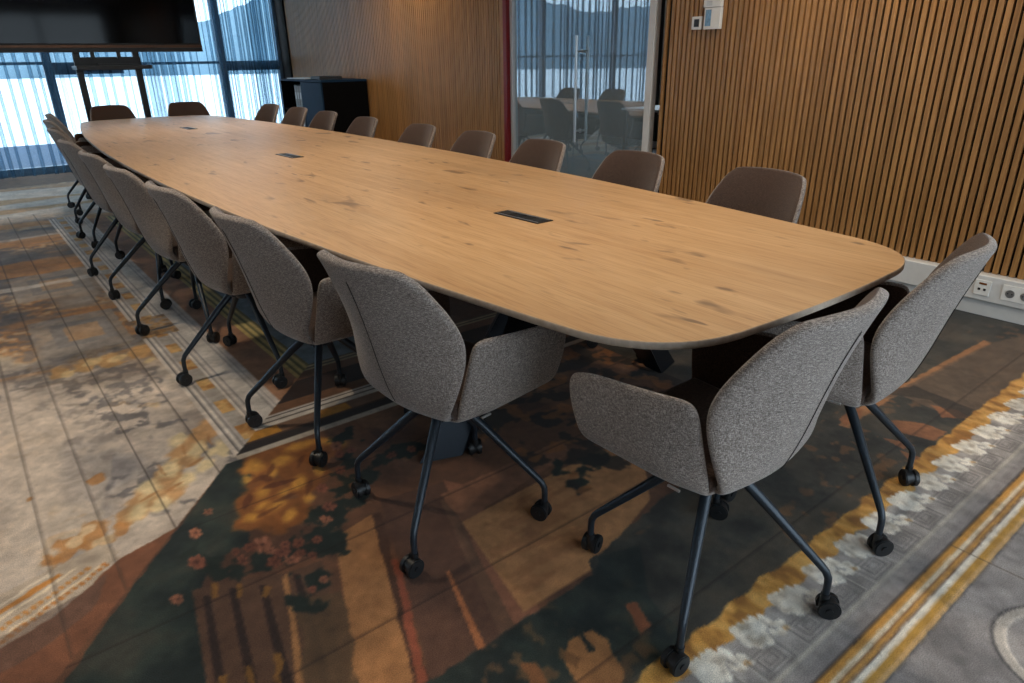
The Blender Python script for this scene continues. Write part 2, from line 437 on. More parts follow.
    mix(inner, ramp(f1, [(.3, (134, 98, 72)), (.5, (164, 118, 86)), (.7, (142, 106, 80))]))
    for a, b, c in ((.975, .995, (186, 160, 96)), (.995, 1.008, (108, 98, 62)), (1.008, 1.03, (196, 174, 108)), (1.03, 1.045, (112, 104, 66)), (1.045, 1.065, (192, 168, 106)), (1.065, 1.08, (118, 108, 74)), (1.08, 1.50, (112, 124, 130)), (1.50, 1.62, (126, 100, 78)), (1.62, 1.66, (160, 140, 100)), (1.66, 4.3, (98, 74, 58))):
        mix(inner & (x >= a) & (x < b), c)
    fr = (x > .60+(y-2.33)) & (x < 4.3) & (y > 2.33) & (y < 2.62)
    mitre = (x-.535) > (y-2.33)*.9
    arm = mitre & (y > 2.30) & (y < 2.94) & (x > .535)
    for a, b, c in ((2.30, 2.335, (178, 166, 150)), (2.335, 2.385, (44, 36, 32)), (2.385, 2.47, (112, 84, 64)), (2.47, 2.50, (196, 186, 172)), (2.50, 2.51, (90, 82, 76)), (2.51, 2.535, (190, 180, 168)),
                    (2.535, 2.545, (90, 82, 76)), (2.545, 2.56, (178, 168, 158)), (2.56, 2.63, (104, 72, 48)), (2.63, 2.80, (44, 30, 24)), (2.80, 2.88, (110, 80, 58)), (2.88, 2.895, (176, 160, 126)), (2.895, 2.91, (96, 84, 66)), (2.91, 2.925, (180, 162, 128)), (2.925, 2.94, (100, 90, 74))):
        mix(arm & (y >= a) & (y < b), c)
    mix(arm & (y > 2.39) & (y < 2.465) & (np.mod(x, .30) < .14), (176, 122, 44))
    mix(arm & (y > 2.385) & (y < 2.40), (70, 50, 38))
    # ---------- dark painting in front of the mitre
    dark = (y < 2.30) & (((x-.524)*(2.335-1.635)-(y-2.335)*(.524+.094)) > 0)
    brown = ramp(f1, [(.3, (84, 58, 44)), (.5, (112, 76, 54)), (.7, (96, 66, 48))])
    mix(dark, brown)
    gD = dark
    # brick-toned field in the middle with lighter panels
    mix(dark & (y > 1.9) & (x > 1.0), ramp(f2, [(.35, (80, 56, 44)), (.6, (120, 86, 62))]))
    green = ramp(f2, [(.3, (34, 40, 38)), (.5, (46, 54, 48)), (.7, (58, 58, 50))])
    # tall tan panel
    poly([(335, 537), (372, 514), (384, 560), (404, 640), (425, 720), (352, 740), (350, 640)], (162, 112, 70), 0, gD)
    poly([(372, 514), (380, 512), (396, 570), (420, 650), (450, 740), (425, 740), (404, 640)], (80, 54, 40), 1, gD)
    poly([(380, 500), (450, 480), (500, 590), (540, 650), (560, 720), (440, 720), (410, 600)], (92, 64, 50), 0, gD)
    poly([(392, 560), (398, 558), (430, 690), (420, 700)], (140, 76, 54), 1, gD)
    poly([(446, 572), (449, 570), (490, 655), (482, 660)], (168, 104, 66), 0, gD)
    poly([(440, 500), (466, 494), (520, 600), (560, 690), (530, 700), (480, 590)], (112, 82, 62), 0, gD, k=.7)
    poly([(443, 480), (470, 486), (515, 560), (560, 650), (540, 660), (512, 620), (480, 560)], (140, 92, 68), 0, gD, k=.9)
    poly([(462, 522), (560, 470), (640, 430), (650, 500), (593, 569), (524, 612)], (176, 124, 80), 0, gD)
    poly([(440, 495), (560, 440), (572, 452), (462, 522)], (132, 90, 66), 1, gD)
    mix(poly([(470, 525), (590, 462), (600, 540), (520, 600)], (0, 0, 0), 0, gD, k=0)*sstep(.48, .6, fbm(x*1.0, y*3, 9, 4, 31))*.5, (146, 96, 62))
    # dark green printed ground left of the drapery
    poly([(232, 457), (252, 462), (246, 505), (250, 545), (212, 560), (200, 590), (208, 640), (230, 760), (-60, 860), (60, 690), (129, 591), (178, 529)], green, 1, gD)
    # drapery columns
    poly([(192, 590), (240, 580), (290, 572), (322, 560), (330, 600), (350, 700), (360, 760), (214, 780), (206, 680)], (92, 66, 50), 0, gD)
    for (a, b) in (((206, 596), (228, 740)), ((232, 588), (262, 740)), ((262, 585), (290, 700)), ((296, 574), (330, 700))):
        poly([(a[0]-3, a[1]), (a[0]+4, a[1]), (b[0]+8, b[1]), (b[0]-5, b[1])], (54, 40, 34), 0, gD)
    poly([(282, 578), (287, 572), (296, 620), (306, 690), (296, 690), (290, 620)], (160, 112, 70), 0, gD)
    poly([(300, 600), (338, 590), (356, 640), (362, 700), (318, 740), (304, 660)], (96, 74, 52), 2, gD, k=.8)
    for u, v0, v1 in ((213, 584, 600), (237, 586, 600), (264, 588, 600), (228, 672, 690), (252, 664, 690), (280, 650, 690)):
        poly([(u-3, v0), (u+4, v0), (u+5, v1), (u-1, v1)], (138, 96, 44), 2, gD, k=.85)
    gate_dark = True
    # gold cherub
    def blob(es, col, k=1.0, soft=.35, noise=.6):
        for e in es:
            ell(*e, col, soft, k, noise)
    blob([(268, 458, 34, 22, -.4), (300, 470, 30, 34, -.2), (262, 500, 34, 26, -.5), (285, 515, 30, 18, -.4), (318, 448, 34, 12, -.1), (250, 522, 20, 10, -.4)], (128, 78, 36))
    blob([(254, 466, 16, 12, -.3), (282, 460, 16, 9, -.3), (262, 492, 14, 9, -.5), (298, 482, 14, 10, -.5), (276, 505, 18, 9, -.6), (252, 518, 14, 7, -.3), (290, 515, 12, 7, -.8), (334, 442, 24, 6, .1), (300, 446, 22, 6, -.3), (250, 452, 10, 6, -.5), (272, 474, 12, 7, -.5), (246, 480, 9, 8, -.3), (310, 498, 9, 7, -.4), (284, 492, 12, 6, -.4), (262, 506, 12, 6, -.5), (318, 470, 6, 9, -.2)], (204, 148, 62), k=.8, soft=.8)
    blob([(322, 452, 10, 3, .1), (278, 484, 24, 3, -.3), (266, 478, 8, 4, .3), (248, 500, 4, 12, .4)], (86, 46, 26), k=.8)
    # garland of leaves and flowers
    blob([(270, 470, 3, 10, .5), (256, 480, 14, 2.5, -.5), (284, 498, 18, 2.5, -.4), (268, 512, 18, 2.5, -.5), (300, 462, 3, 10, .4), (310, 486, 3, 12, .3)], (92, 52, 28), k=.7)
    leaf = sstep(.44, .52, fbm(x, y, 16, 3, 41))[:]
    path = [(345, 436), (352, 462), (342, 490), (330, 515), (318, 530), (300, 548), (282, 558), (258, 562), (238, 566), (214, 566), (196, 560), (380, 462), (400, 452), (420, 446), (448, 440), (366, 476), (352, 500), (345, 480), (560, 470), (580, 480), (592, 462), (330, 545), (318, 580), (308, 600)]
    for u, v in path:
        blob([(u, v, 17 if v > 500 else 14, 13 if v > 500 else 8, -.3)], (36, 44, 38), k=.97, noise=2.6)
    fl = [(322, 488, 7, 5), (336, 446, 7, 5), (340, 454, 5, 4), (330, 506, 8, 4), (262, 545, 12, 8), (250, 548, 7, 5), (282, 552, 9, 6), (292, 560, 9, 5), (300, 543, 7, 5), (196, 562, 9, 9), (208, 512, 6, 4), (276, 562, 9, 6), (244, 560, 7, 6), (196, 533, 7, 6), (312, 556, 5, 4), (312, 590, 5, 4), (178, 600, 8, 6), (300, 554, 7, 4), (318, 540, 6, 4), (326, 520, 7, 4), (340, 470, 6, 4), (352, 450, 5, 3), (270, 550, 7, 5), (236, 552, 6, 5), (286, 544, 6, 4), (324, 580, 5, 4), (392, 455, 6, 3), (412, 449, 5, 3)]
    for k, (u, v, a, b) in enumerate(fl):
        c0 = ((124, 74, 56), (146, 94, 70), (112, 66, 48))[k % 3]
        blob([(u, v, a*.95, b*.95, -.2)], tuple(c*.75 for c in c0), k=.9, noise=1.6)
        for q in range(6):
            t = q*PI/3+k
            blob([(u+a*.55*math.cos(t), v+b*.55*math.sin(t), a*.42, b*.42, t)], c0, k=.9, noise=.9)
            blob([(u+a*.72*math.cos(t), v+b*.72*math.sin(t), a*.20, b*.20, t)], tuple(min(255, c*1.16) for c in c0), k=.8, noise=.9)
        blob([(u, v, a*.22, b*.22, 0)], (74, 44, 34), k=.9, noise=.9)
    # dark leaf scatter under the table
    und = dark & (y > 1.35) & (x > 1.3)
    mix(und*sstep(.52, .60, fbm(x, y, 10, 4, 44))*.8, (40, 36, 32))
    mix(und*sstep(.60, .68, fbm(x, y, 12, 3, 45))*.7, (150, 96, 52))
    # ---------- green-grey field along the border
    gb = dark & (y < 1.152-(x-1.1)*.0) & (y > .70)
    edge = [(395, 700), (425, 684), (500, 640), (593, 574), (588, 562), (606, 548), (660, 500), (690, 480), (715, 465), (760, 440), (900, 370), (960, 330), (1030, 310), (1500, 300), (1500, 900), (300, 1300)]
    field = ramp(f2, [(.3, (50, 48, 43)), (.5, (66, 63, 56)), (.7, (80, 72, 60))])
    poly(edge, field, 1, gD)
    mix(dark & (x > 2.3) & (y < 1.7) & (y > .74), field)
    mix(dark & (x > 2.3) & (y >= 1.15) & (y < 2.3), ramp(f2, [(.3, (46, 46, 42)), (.7, (74, 66, 56))]))
    near = poly([(380, 720), (425, 684), (593, 574), (600, 556), (640, 545), (650, 600), (690, 640), (600, 700), (500, 800)], green, 1, gD, k=.9)
    mix((dark & (y < 1.1))*sstep(.58, .66, fbm(x, y, 22, 3, 51))*sstep(.4, .6, f1)*.5, (142, 94, 56))
    # little round island with a tan scene
    poly([(562, 655), (570, 640), (592, 630), (608, 640), (616, 660), (626, 672), (622, 690), (600, 715), (586, 700), (572, 676)], (158, 108, 66), 1, gD)
    poly([(578, 630), (584, 634), (598, 650), (588, 652)], (44, 46, 40), 1, gD)
    poly([(565, 646), (586, 660), (584, 672), (568, 660)], (110, 76, 46), 2, gD, k=.8)
    poly([(516, 668), (536, 664), (544, 680), (550, 700), (530, 690)], (128, 84, 52), 2, gD)
    poly([(622, 603), (634, 600), (652, 625), (644, 634)], (128, 78, 52), 2, gD)
    # bright scene at the right: walkway and brick-like flecks
    poly([(838, 425), (870, 400), (905, 383), (950, 358), (985, 340), (992, 343), (950, 366), (905, 390), (870, 412), (848, 428)], (164, 114, 74), 1, gD, k=.9)
    poly([(880, 400), (985, 345), (1024, 335), (1100, 360), (1024, 400), (960, 420), (900, 395)], (104, 84, 66), 1, gD, k=.8)
    for q in ([(930, 405), (960, 410), (975, 420), (940, 418)], [(890, 420), (925, 422), (950, 432), (935, 442), (900, 432)], [(884, 440), (915, 446), (905, 452)], [(900, 452), (925, 460), (912, 470)], [(836, 418), (850, 408), (866, 408), (845, 425)]):
        poly(q, (150, 96, 62), 2, gD, k=.85)
    poly([(875, 392), (915, 386), (1000, 420), (990, 440), (930, 400)], (50, 44, 38), 1, gD, k=.7)
    # ---------- ornamental border, parallel to the table end
    bx = x+.012*(fbm(x, y, 40, 2, 61)-.5)
    yr = y+.022*(fbm(x*1.0, y*.3, 26, 3, 62)-.5)+.005*np.sin(x*42)
    bord = y < .90
    gold = bord & (yr < .742) & (yr > .40)
    streak = sstep(.45, .6, fbm(x*3, y*.6, 14, 3, 63))
    mix(gold, ramp(fbm(x*1.8, y, 16, 3, 64), [(.3, (150, 102, 50)), (.5, (192, 138, 66)), (.7, (214, 162, 88))]))
    yl = y+.05*(fbm(x, y, 11, 3, 65)-.5)+.022*np.sin(x*26)
    yl = y+.022*(fbm(x, y, 20, 3, 65)-.5)+.010*np.abs(np.sin(x*32))
    leafz = bord & (yl < .675)
    mix(leafz, ramp(f3, [(.35, (134, 126, 120)), (.6, (162, 152, 144))]))
    # acanthus leaves: repeated clusters of pale lobes, each with a drooping tip
    per = .172
    px_ = np.mod(x+.010*(fbm(x, y, 22, 2, 68)-.5), per)-per/2
    py_ = y+.010*(fbm(x, y, 26, 2, 69)-.5)
    lw = np.zeros(n, bool)
    for ex, ey, ea, eb in ((-.040, .668, .020, .030), (-.018, .655, .016, .040), (.004, .650, .015, .044), (.024, .662, .016, .030), (-.052, .640, .014, .018), (-.030, .622, .018, .022), (-.006, .612, .016, .020),
                           (.050, .650, .012, .028), (.066, .622, .017, .014), (.048, .606, .015, .012), (.030, .618, .011, .013), (.074, .600, .008, .008)):
        lw |= ((px_-ex)/ea)**2+((py_-ey)/eb)**2 < 1
    lw &= bord
    mix(bord & (y <= .655) & ~lw & (y > .535), ramp(f3, [(.35, (140, 132, 126)), (.6, (164, 154, 147))]))
    mix(lw*.95, ramp(fbm(x, y, 40, 2, 70), [(.25, (190, 176, 158)), (.42, (230, 220, 204)), (.8, (240, 232, 218))]))
    mix((((px_-.066)/.008)**2+((py_-.604)/.008)**2 < 1) & bord, (206, 160, 104))
    # stepped key pattern
    kx = (np.mod(x+.05, per)-per/2); kd = np.maximum(abs(kx)/.060, abs(y-.574)/.034)
    kk = bord & ~lw & (((kd > .86) & (kd < 1.0)) | ((kd > .50) & (kd < .62)) | ((kd > .24) & (kd < .34)))
    mix(kk*.85, (122, 115, 110))
    mix(bord & ~lw & (kd > 1.0) & (kd < 1.08) & (y < .61), (180, 170, 160))
    mix((bord & (y <= .538)), (150, 142, 136)); mix((bord & (y < .534) & (y > .527)), (188, 176, 160)); mix((bord & (y <= .505) & (y > .476)), (138, 130, 126))
    # gilt stripes
    ye = y+.004*(f3-.5)
    for a, b, c in ((.470, .476, (52, 44, 40)), (.452, .470, (196, 140, 66)), (.440, .452, (222, 202, 172)), (.434, .440, (150, 112, 76)), (.424, .434, (198, 144, 74)), (.418, .424, (120, 96, 76)),
                    (.402, .418, (232, 220, 202)), (.384, .402, (190, 142, 66)), (.372, .384, (206, 164, 110)), (.366, .372, (110, 104, 102))):
        mix(bord & (ye >= a) & (ye < b), c)
    grey = bord & (ye < .366)
    mix(grey, ramp(f2, [(.3, (134, 126, 122)), (.7, (162, 152, 146))]))
    # roundel in the corner
    cx_, cy_ = 1.80, .10
    d = np.hypot(x-cx_, y-cy_)
    for a, b, c in ((0, .1, (150, 142, 136)), (.1, .150, (160, 150, 144)), (.150, .158, (214, 200, 186)), (.158, .178, (190, 176, 162)), (.178, .186, (96, 90, 88))):
        mix(grey & (d >= a) & (d < b), c)
    mot = .30*(fbm(x, y, 55, 3, 71)-.5)+.35*(fbm(x, y, 16, 3, 72)-.5)
    rgb *= (1+.75*mot)[:, None]
    # ---------- seams between the laid strips
    sw = .0019
    pale = ~dark & (y > .48) & (x < .535) & (y < 8)
    for sx in (-.62, -.44, -.26, -.080, .074, .253, .456):
        mix((pale & (abs(x-sx) < sw+.0002*y))*.6, (48, 42, 38))
    for sy in (.821, 1.268, 1.631, 2.0):
        mix((dark & (abs(y-sy) < sw))*.7, (32, 24, 20))
    mix((dark & (y < .9) & (abs(x-.82) < sw))*.0, (0, 0, 0))
    for sx in (2.02,):
        mix((y < .47) & (abs(x-sx) < .002), (90, 76, 60))
    return rgb
#@@ENDPAINT@@

def build_floor():
    xs = np.concatenate([np.arange(LEFTX, -1.0, .10), np.arange(-1.0, 3.4, .0062), np.arange(3.4, WALLX+.001, .02), [WALLX+.06]])
    ys = [FRONTY]
    while ys[-1] < 0.0: ys.append(ys[-1]+.10)
    while ys[-1] < WINY:
        y = ys[-1]; ys.append(y+(0.0056 if y < 2.6 else .0056+(y-2.6)*.006))
    ys = np.array(ys)
    X, Y = np.meshgrid(xs, ys)
    nx, ny = len(xs), len(ys)
    co = np.stack([X.ravel(), Y.ravel(), np.zeros(nx*ny)], 1)
    me = bpy.data.meshes.new('floor')
    i = np.arange((nx-1)*(ny-1)); r = i//(nx-1); c = i % (nx-1)
    a = r*nx+c
    faces = np.stack([a, a+1, a+1+nx, a+nx], 1)
    me.vertices.add(nx*ny); me.vertices.foreach_set('co', co.ravel())
    me.loops.add(faces.size); me.loops.foreach_set('vertex_index', faces.ravel().astype(np.int32))
    me.polygons.add(len(faces)); me.polygons.foreach_set('loop_start', (np.arange(len(faces))*4).astype(np.int32))
    me.update(calc_edges=True)
    dx = np.gradient(xs); dy = np.gradient(ys)
    DX, DY = np.meshgrid(dx, dy); DX = DX.ravel(); DY = DY.ravel(); XR = X.ravel(); YR = Y.ravel()
    rgb = 0
    for ox, oy in ((-.45, -.2), (.2, -.45), (.45, .2), (-.2, .45)):
        rgb = rgb+paint(XR+DX*ox, YR+DY*oy)/4
    rgb = np.clip(rgb, 0, 255)/255
    rgb = np.where(rgb <= .04045, rgb/12.92, ((rgb+.055)/1.055)**2.4)
    ca = me.color_attributes.new('print', 'FLOAT_COLOR', 'POINT')
    ca.data.foreach_set('color', np.concatenate([rgb, np.ones((len(rgb), 1))], 1).ravel().astype(np.float32))
    m, nt, b = new_mat('printed_carpet'); N = nt.nodes.new; L = nt.links.new
    at = N('ShaderNodeAttribute'); at.attribute_name = 'print'
    tc = N('ShaderNodeTexCoord')
    n = N('ShaderNodeTexNoise'); n.inputs['Scale'].default_value = 330; n.inputs['Detail'].default_value = 3
    L(tc.outputs['Object'], n.inputs['Vector'])
    mr = N('ShaderNodeMapRange'); mr.inputs['From Min'].default_value = .25; mr.inputs['From Max'].default_value = .75
    mr.inputs['To Min'].default_value = .62; mr.inputs['To Max'].default_value = 1.35
    L(n.outputs['Fac'], mr.inputs['Value'])
    mx = N('ShaderNodeMix'); mx.data_type = 'RGBA'; mx.blend_type = 'MULTIPLY'; mx.inputs['Factor'].default_value = 1
    L(at.outputs['Color'], mx.inputs['A']); L(mr.outputs['Result'], mx.inputs['B'])
    L(mx.outputs['Result'], b.inputs['Base Color'])
    b.inputs['Roughness'].default_value = .95; b.inputs['Specular IOR Level'].default_value = .2
    b.inputs['Sheen Weight'].default_value = .1
    bp = N('ShaderNodeBump'); bp.inputs['Strength'].default_value = .35; bp.inputs['Distance'].default_value = .002
    L(n.outputs['Fac'], bp.inputs['Height']); L(bp.outputs['Normal'], b.inputs['Normal'])
    me.materials.append(m)
    struct(link('floor', me))
build_floor()

# ------------------------------------------------------------------ room shell
DOOR0, DOOR1 = 3.51, 5.40          # opening in the slatted wall
bm = bmesh.new(); box(bm, LEFTX-.15, WALLX+.15, FRONTY-.15, WINY+.15, CEIL, CEIL+.1)
struct(bm_obj('ceiling', bm, MAT['ceiling']))
def wall_slats():
    bm = bmesh.new()
    box(bm, WALLX+.02, WALLX+.16, FRONTY, DOOR0, 0, CEIL)
    box(bm, WALLX+.02, WALLX+.16, DOOR1, WINY+.1, 0, CEIL)
    struct(bm_obj('wall_right', bm, MAT['feltblack']))
    tone = []
    bm = bmesh.new()
    def run(y0, y1, z0):
        n = int((y1-y0)/.0392)
        for k in range(n+1):
            y = y0+k*.0392
            if y+.0262 > y1+.001: break
            box(bm, WALLX, WALLX+.022, y, y+.0262, z0, CEIL)
            t = random.uniform(.86, 1.10); tone.extend([t]*6)
    run(FRONTY+.01, DOOR0-.012, .238); nn = len(tone)
    run(DOOR1+.04, 10.50, .02)
    me = bpy.data.meshes.new('slats'); bm.to_mesh(me); bm.free()
    at = me.attributes.new('tone', 'FLOAT_COLOR', 'FACE')
    for i, t in enumerate(tone): at.data[i].color = (t, t*random.uniform(.98, 1.01), t*.98, 1)
    struct(link('trim_1', me, MAT['slat']))
wall_slats()
bm = bmesh.new()
box(bm, WALLX-.004, WALLX+.16, DOOR0-.012, DOOR0+.008, 0, CEIL)
struct(bm_obj('trim_2', bm, MAT['slatedge']))
bm = bmesh.new()
box(bm, WALLX-.004, WALLX+.03, DOOR1+.008, DOOR1+.04, 0, CEIL)
struct(bm_obj('trim_3', bm, MAT['slatedge']))
bm = bmesh.new(); box(bm, WALLX-.006, WALLX+.14, DOOR1-.042, DOOR1+.008, 0, CEIL)
struct(bm_obj('trim_4', bm, MAT['red']))
# pale reveal beside the window corner
bm = bmesh.new(); box(bm, WALLX-.02, WALLX+.1, 10.50, 10.60, 0, CEIL)
struct(bm_obj('trim_5', bm, MAT['feltblack']))

# glass partition: frame, fixed panel, door leaf with pull handles
def partition():
    bm = bmesh.new()
    box(bm, WALLX+.03, WALLX+.09, 5.312, 5.352, 0, CEIL, .003)
    box(bm, WALLX+.03, WALLX+.09, 3.52, 5.30, CEIL-.06, CEIL)
    box(bm, WALLX+.03, WALLX+.09, 4.50, 5.312, 0, .035)
    fr = struct(bm_obj('window_5', bm, MAT['palealu']))
    bm = bmesh.new(); box(bm, WALLX+.055, WALLX+.063, 4.508, 5.314, .035, CEIL-.06)
    bm_obj('glass_panel', bm, MAT['doorglass'], fr)
    d = bpy.data.objects.new('door_1', None); COL.objects.link(d); struct(d)
    bm = bmesh.new(); box(bm, WALLX+.055, WALLX+.063, 3.695, 4.500, .012, CEIL-.07)
    bm_obj('door_leaf', bm, MAT['doorglass'], d)
    bm = bmesh.new(); box(bm, WALLX+.03, WALLX+.09, 3.640, 3.700, .0, CEIL-.06, .003)
    bm_obj('door_post', bm, MAT['white'], d)
    for i, sx in enumerate((-1, 1)):
        bm = bmesh.new()
        x = WALLX+.059+sx*.068
        tube(bm, [(x, 4.425, .66), (x, 4.425, 1.50)], .0125, 14)
        for z in (.75, 1.38):
            tube(bm, [(WALLX+.059+sx*.004, 4.425, z), (x, 4.425, z)], .009, 10)
            tube(bm, [(WALLX+.059+sx*.005, 4.425, z), (WALLX+.059+sx*.009, 4.425, z)], .018, 14)
        bm_obj('door_handle', bm, MAT['alu'], d, angle=40)
    bm = bmesh.new(); box(bm, WALLX+.035, WALLX+.085, 4.40, 4.48, .012, .10, .004)
    bm_obj('door_patch_lock', bm, MAT['blackplastic'], d)
partition()

# cable trunking under the slats
def duct():
    prof = [(WALLX+.02, .237), (WALLX-.045, .234), (WALLX-.05, .229), (WALLX-.05, .098), (WALLX-.045, .094),
            (WALLX-.018, .092), (WALLX-.018, .004), (WALLX+.02, .004)]
    bm = bmesh.new()
    A = [bm.verts.new((x, FRONTY+.02, z)) for x, z in prof]; B = [bm.verts.new((x, DOOR0-.014, z)) for x, z in prof]
    n = len(prof)
    for k in range(n): bm.faces.new([A[k], A[(k+1) % n], B[(k+1) % n], B[k]])
    bm.faces.new(A); bm.faces.new(B)
    struct(bm_obj('baseboard_right', bm, MAT['white']))
duct()
def outlet(y, kind, label):
    o = empty('wall_socket', (WALLX-.051, y, .166)); tag(o, label, 'socket', 'sockets in the white cable trunking')
    bm = bmesh.new(); w = .038 if kind == 'data' else .072
    box(bm, -.005, .004, -w, w, -.041, .041, .002)
    bm_obj('face_plate', bm, MAT['offwhite'], o)
    if kind == 'data':
        bm = bmesh.new(); box(bm, -.0065, -.004, -.018, .018, .018, .028); bm_obj('label_strip', bm, MAT['copper'], o)
        for s in (-1, 1):
            bm = bmesh.new(); box(bm, -.0068, -.004, s*.013-.006, s*.013+.006, -.014, -.002, .001); bm_obj('port', bm, MAT['dark'], o)
    else:
        for s in (-1, 1):
            bm = bmesh.new()
            rr = bmesh.ops.create_cone(bm, cap_ends=True, segments=24, radius1=.021, radius2=.021, depth=.003)
            bmesh.ops.rotate(bm, verts=rr['verts'], cent=(0, 0, 0), matrix=Matrix.Rotation(PI/2, 3, 'Y'))
            bmesh.ops.translate(bm, verts=rr['verts'], vec=(-.0055, s*.034, -.002))
            sk = bm_obj('outlet_well', bm, MAT['alu'], o)
            bm = bmesh.new()
            for q in (-1, 1):
                tube(bm, [(-.0082, s*.034+q*.0095, -.002), (-.0072, s*.034+q*.0095, -.002)], .0032, 10)
            bm_obj('pin_hole', bm, MAT['dark'], sk)
outlet(1.165, 'data', 'small square data socket with two ports in white wall trunking')
outlet(1.000, 'power', 'double round power socket in white wall trunking at right picture edge')

# wall controls
def controls():
    o = empty('light_switch', (WALLX, 3.235, 1.545)); tag(o, 'small square white switch with black keypad on the slatted wall', 'switch')
    bm = bmesh.new(); box(bm, -.014, .0, -.041, .041, -.041, .041, .003); bm_obj('face_plate', bm, MAT['offwhite'], o)
    bm = bmesh.new(); box(bm, -.017, -.013, -.020, .020, -.024, .024, .001); bm_obj('keypad', bm, MAT['dark'], o)
    o = empty('thermostat', (WALLX, 3.105, 1.59)); tag(o, 'tall white wall thermostat with pale blue display beside small switch', 'thermostat')
    bm = bmesh.new(); box(bm, -.030, 0, -.068, .060, -.088, .045, .005); bm_obj('housing', bm, MAT['offwhite'], o)
    bm = bmesh.new(); box(bm, -.034, 0, -.066, .070, .046, .092, .005); g = bm_obj('top_cover', bm, MAT['offwhite'], o)
    bm = bmesh.new()
    for k in range(4): box(bm, -.0352, -.033, .000, .045, .058+k*.007, .0605+k*.007)
    bm_obj('vent_grille', bm, MAT['alu'], g)
    bm = bmesh.new(); box(bm, -.032, -.029, .004, .048, -.068, .032, .001); bm_obj('display', bm, MAT['display'], o)
controls()

# ------------------------------------------------------------------ windows
def window_far():
    # structural bays: x edges of the bays
    z0, z1 = .04, CEIL-.02
    edges = [LEFTX, -2.95, -.95, 1.21, 3.37, WALLX+.02]
    n = 1
    bm = bmesh.new(); box(bm, LEFTX, WALLX+.16, WINY-.06, WINY+.12, 0, .04)
    struct(bm_obj('wall_back', bm, MAT['frame']))
    for a, b in zip(edges[:-1], edges[1:]):
        bm = bmesh.new()
        w = .05
        box(bm, a, a+w, WINY-.05, WINY+.05, z0, CEIL); box(bm, b-w, b, WINY-.05, WINY+.05, z0, CEIL)
        box(bm, a+w, b-w, WINY-.05, WINY+.05, z0, z0+.05); box(bm, a+w, b-w, WINY-.05, WINY+.05, CEIL-.08, CEIL)
        if n == 4:
            box(bm, a+w, 2.06, WINY-.045, WINY+.045, 1.20, 1.345)
            box(bm, 2.06, b-w, WINY-.03, WINY+.03, 1.30, 1.335)
        elif n == 5:
            box(bm, a+w, b-w, WINY-.045, WINY+.045, 1.205, 1.335)
        else:
            box(bm, a+w, b-w, WINY-.03, WINY+.03, 1.32, 1.355)
        f = struct(bm_obj('window_%d' % (n if n < 5 else 14), bm, MAT['frame']))
        bm = bmesh.new(); box(bm, a+w, b-w, WINY-.004, WINY+.004, z0+.05, CEIL-.08)
        bm_obj('pane', bm, MAT['glass'], f)
        n += 1
window_far()
def curtain(name, along, a, b, fixed, z0, z1, label, seed, amp=.05):
    r = random.Random(seed)
    bm = bmesh.new(); pts = []
    t = a; ph = 0; 
    ph = r.uniform(0, 6); ds = .006; cur = .13; tgt = cur
    k = 0; total = b-a
    xs = []
    while t < b:
        ph += ds*2*PI/cur
        if ph > 2*PI:
            ph -= 2*PI; cur = r.choice([.07, .085, .10, .13, .16, .24])
            A = r.uniform(.6, 1.25)
            xs.append(A)
        A = xs[-1] if xs else 1
        off = A*amp*math.sin(ph)
        sk = A*.042*math.sin(2*ph)     # folds lean over so that the cloth overlaps itself
        pts.append((t+sk*min(1, cur/.1), fixed+off*min(1, cur/.12)))
        t += ds
    prev = None
    for p, q in pts:
        P = []
        for z in (z0, (z0+z1)/2, z1):
            v = (p, q, z) if along == 'x' else (q, p, z)
            P.append(bm.verts.new(v))
        if prev:
            for i in range(2): bm.faces.new([prev[i], P[i], P[i+1], prev[i+1]])
        prev = P
    me = bpy.data.meshes.new(name); bm.to_mesh(me); bm.free()
    me.polygons.foreach_set('use_smooth', [True]*len(me.polygons))
    return tag(link(name, me, MAT['voile']), label, 'curtain')
curtain('sheer_curtain', 'x', -4.3, 1.25, 10.72, .012, CEIL-.01, 'sheer blue-grey curtain left of and behind the big screen', 3)
curtain('sheer_curtain', 'x', 1.30, 4.16, 10.80, .012, CEIL-.01, 'sheer blue-grey curtain between the screen stand and the slatted wall', 5, .036)

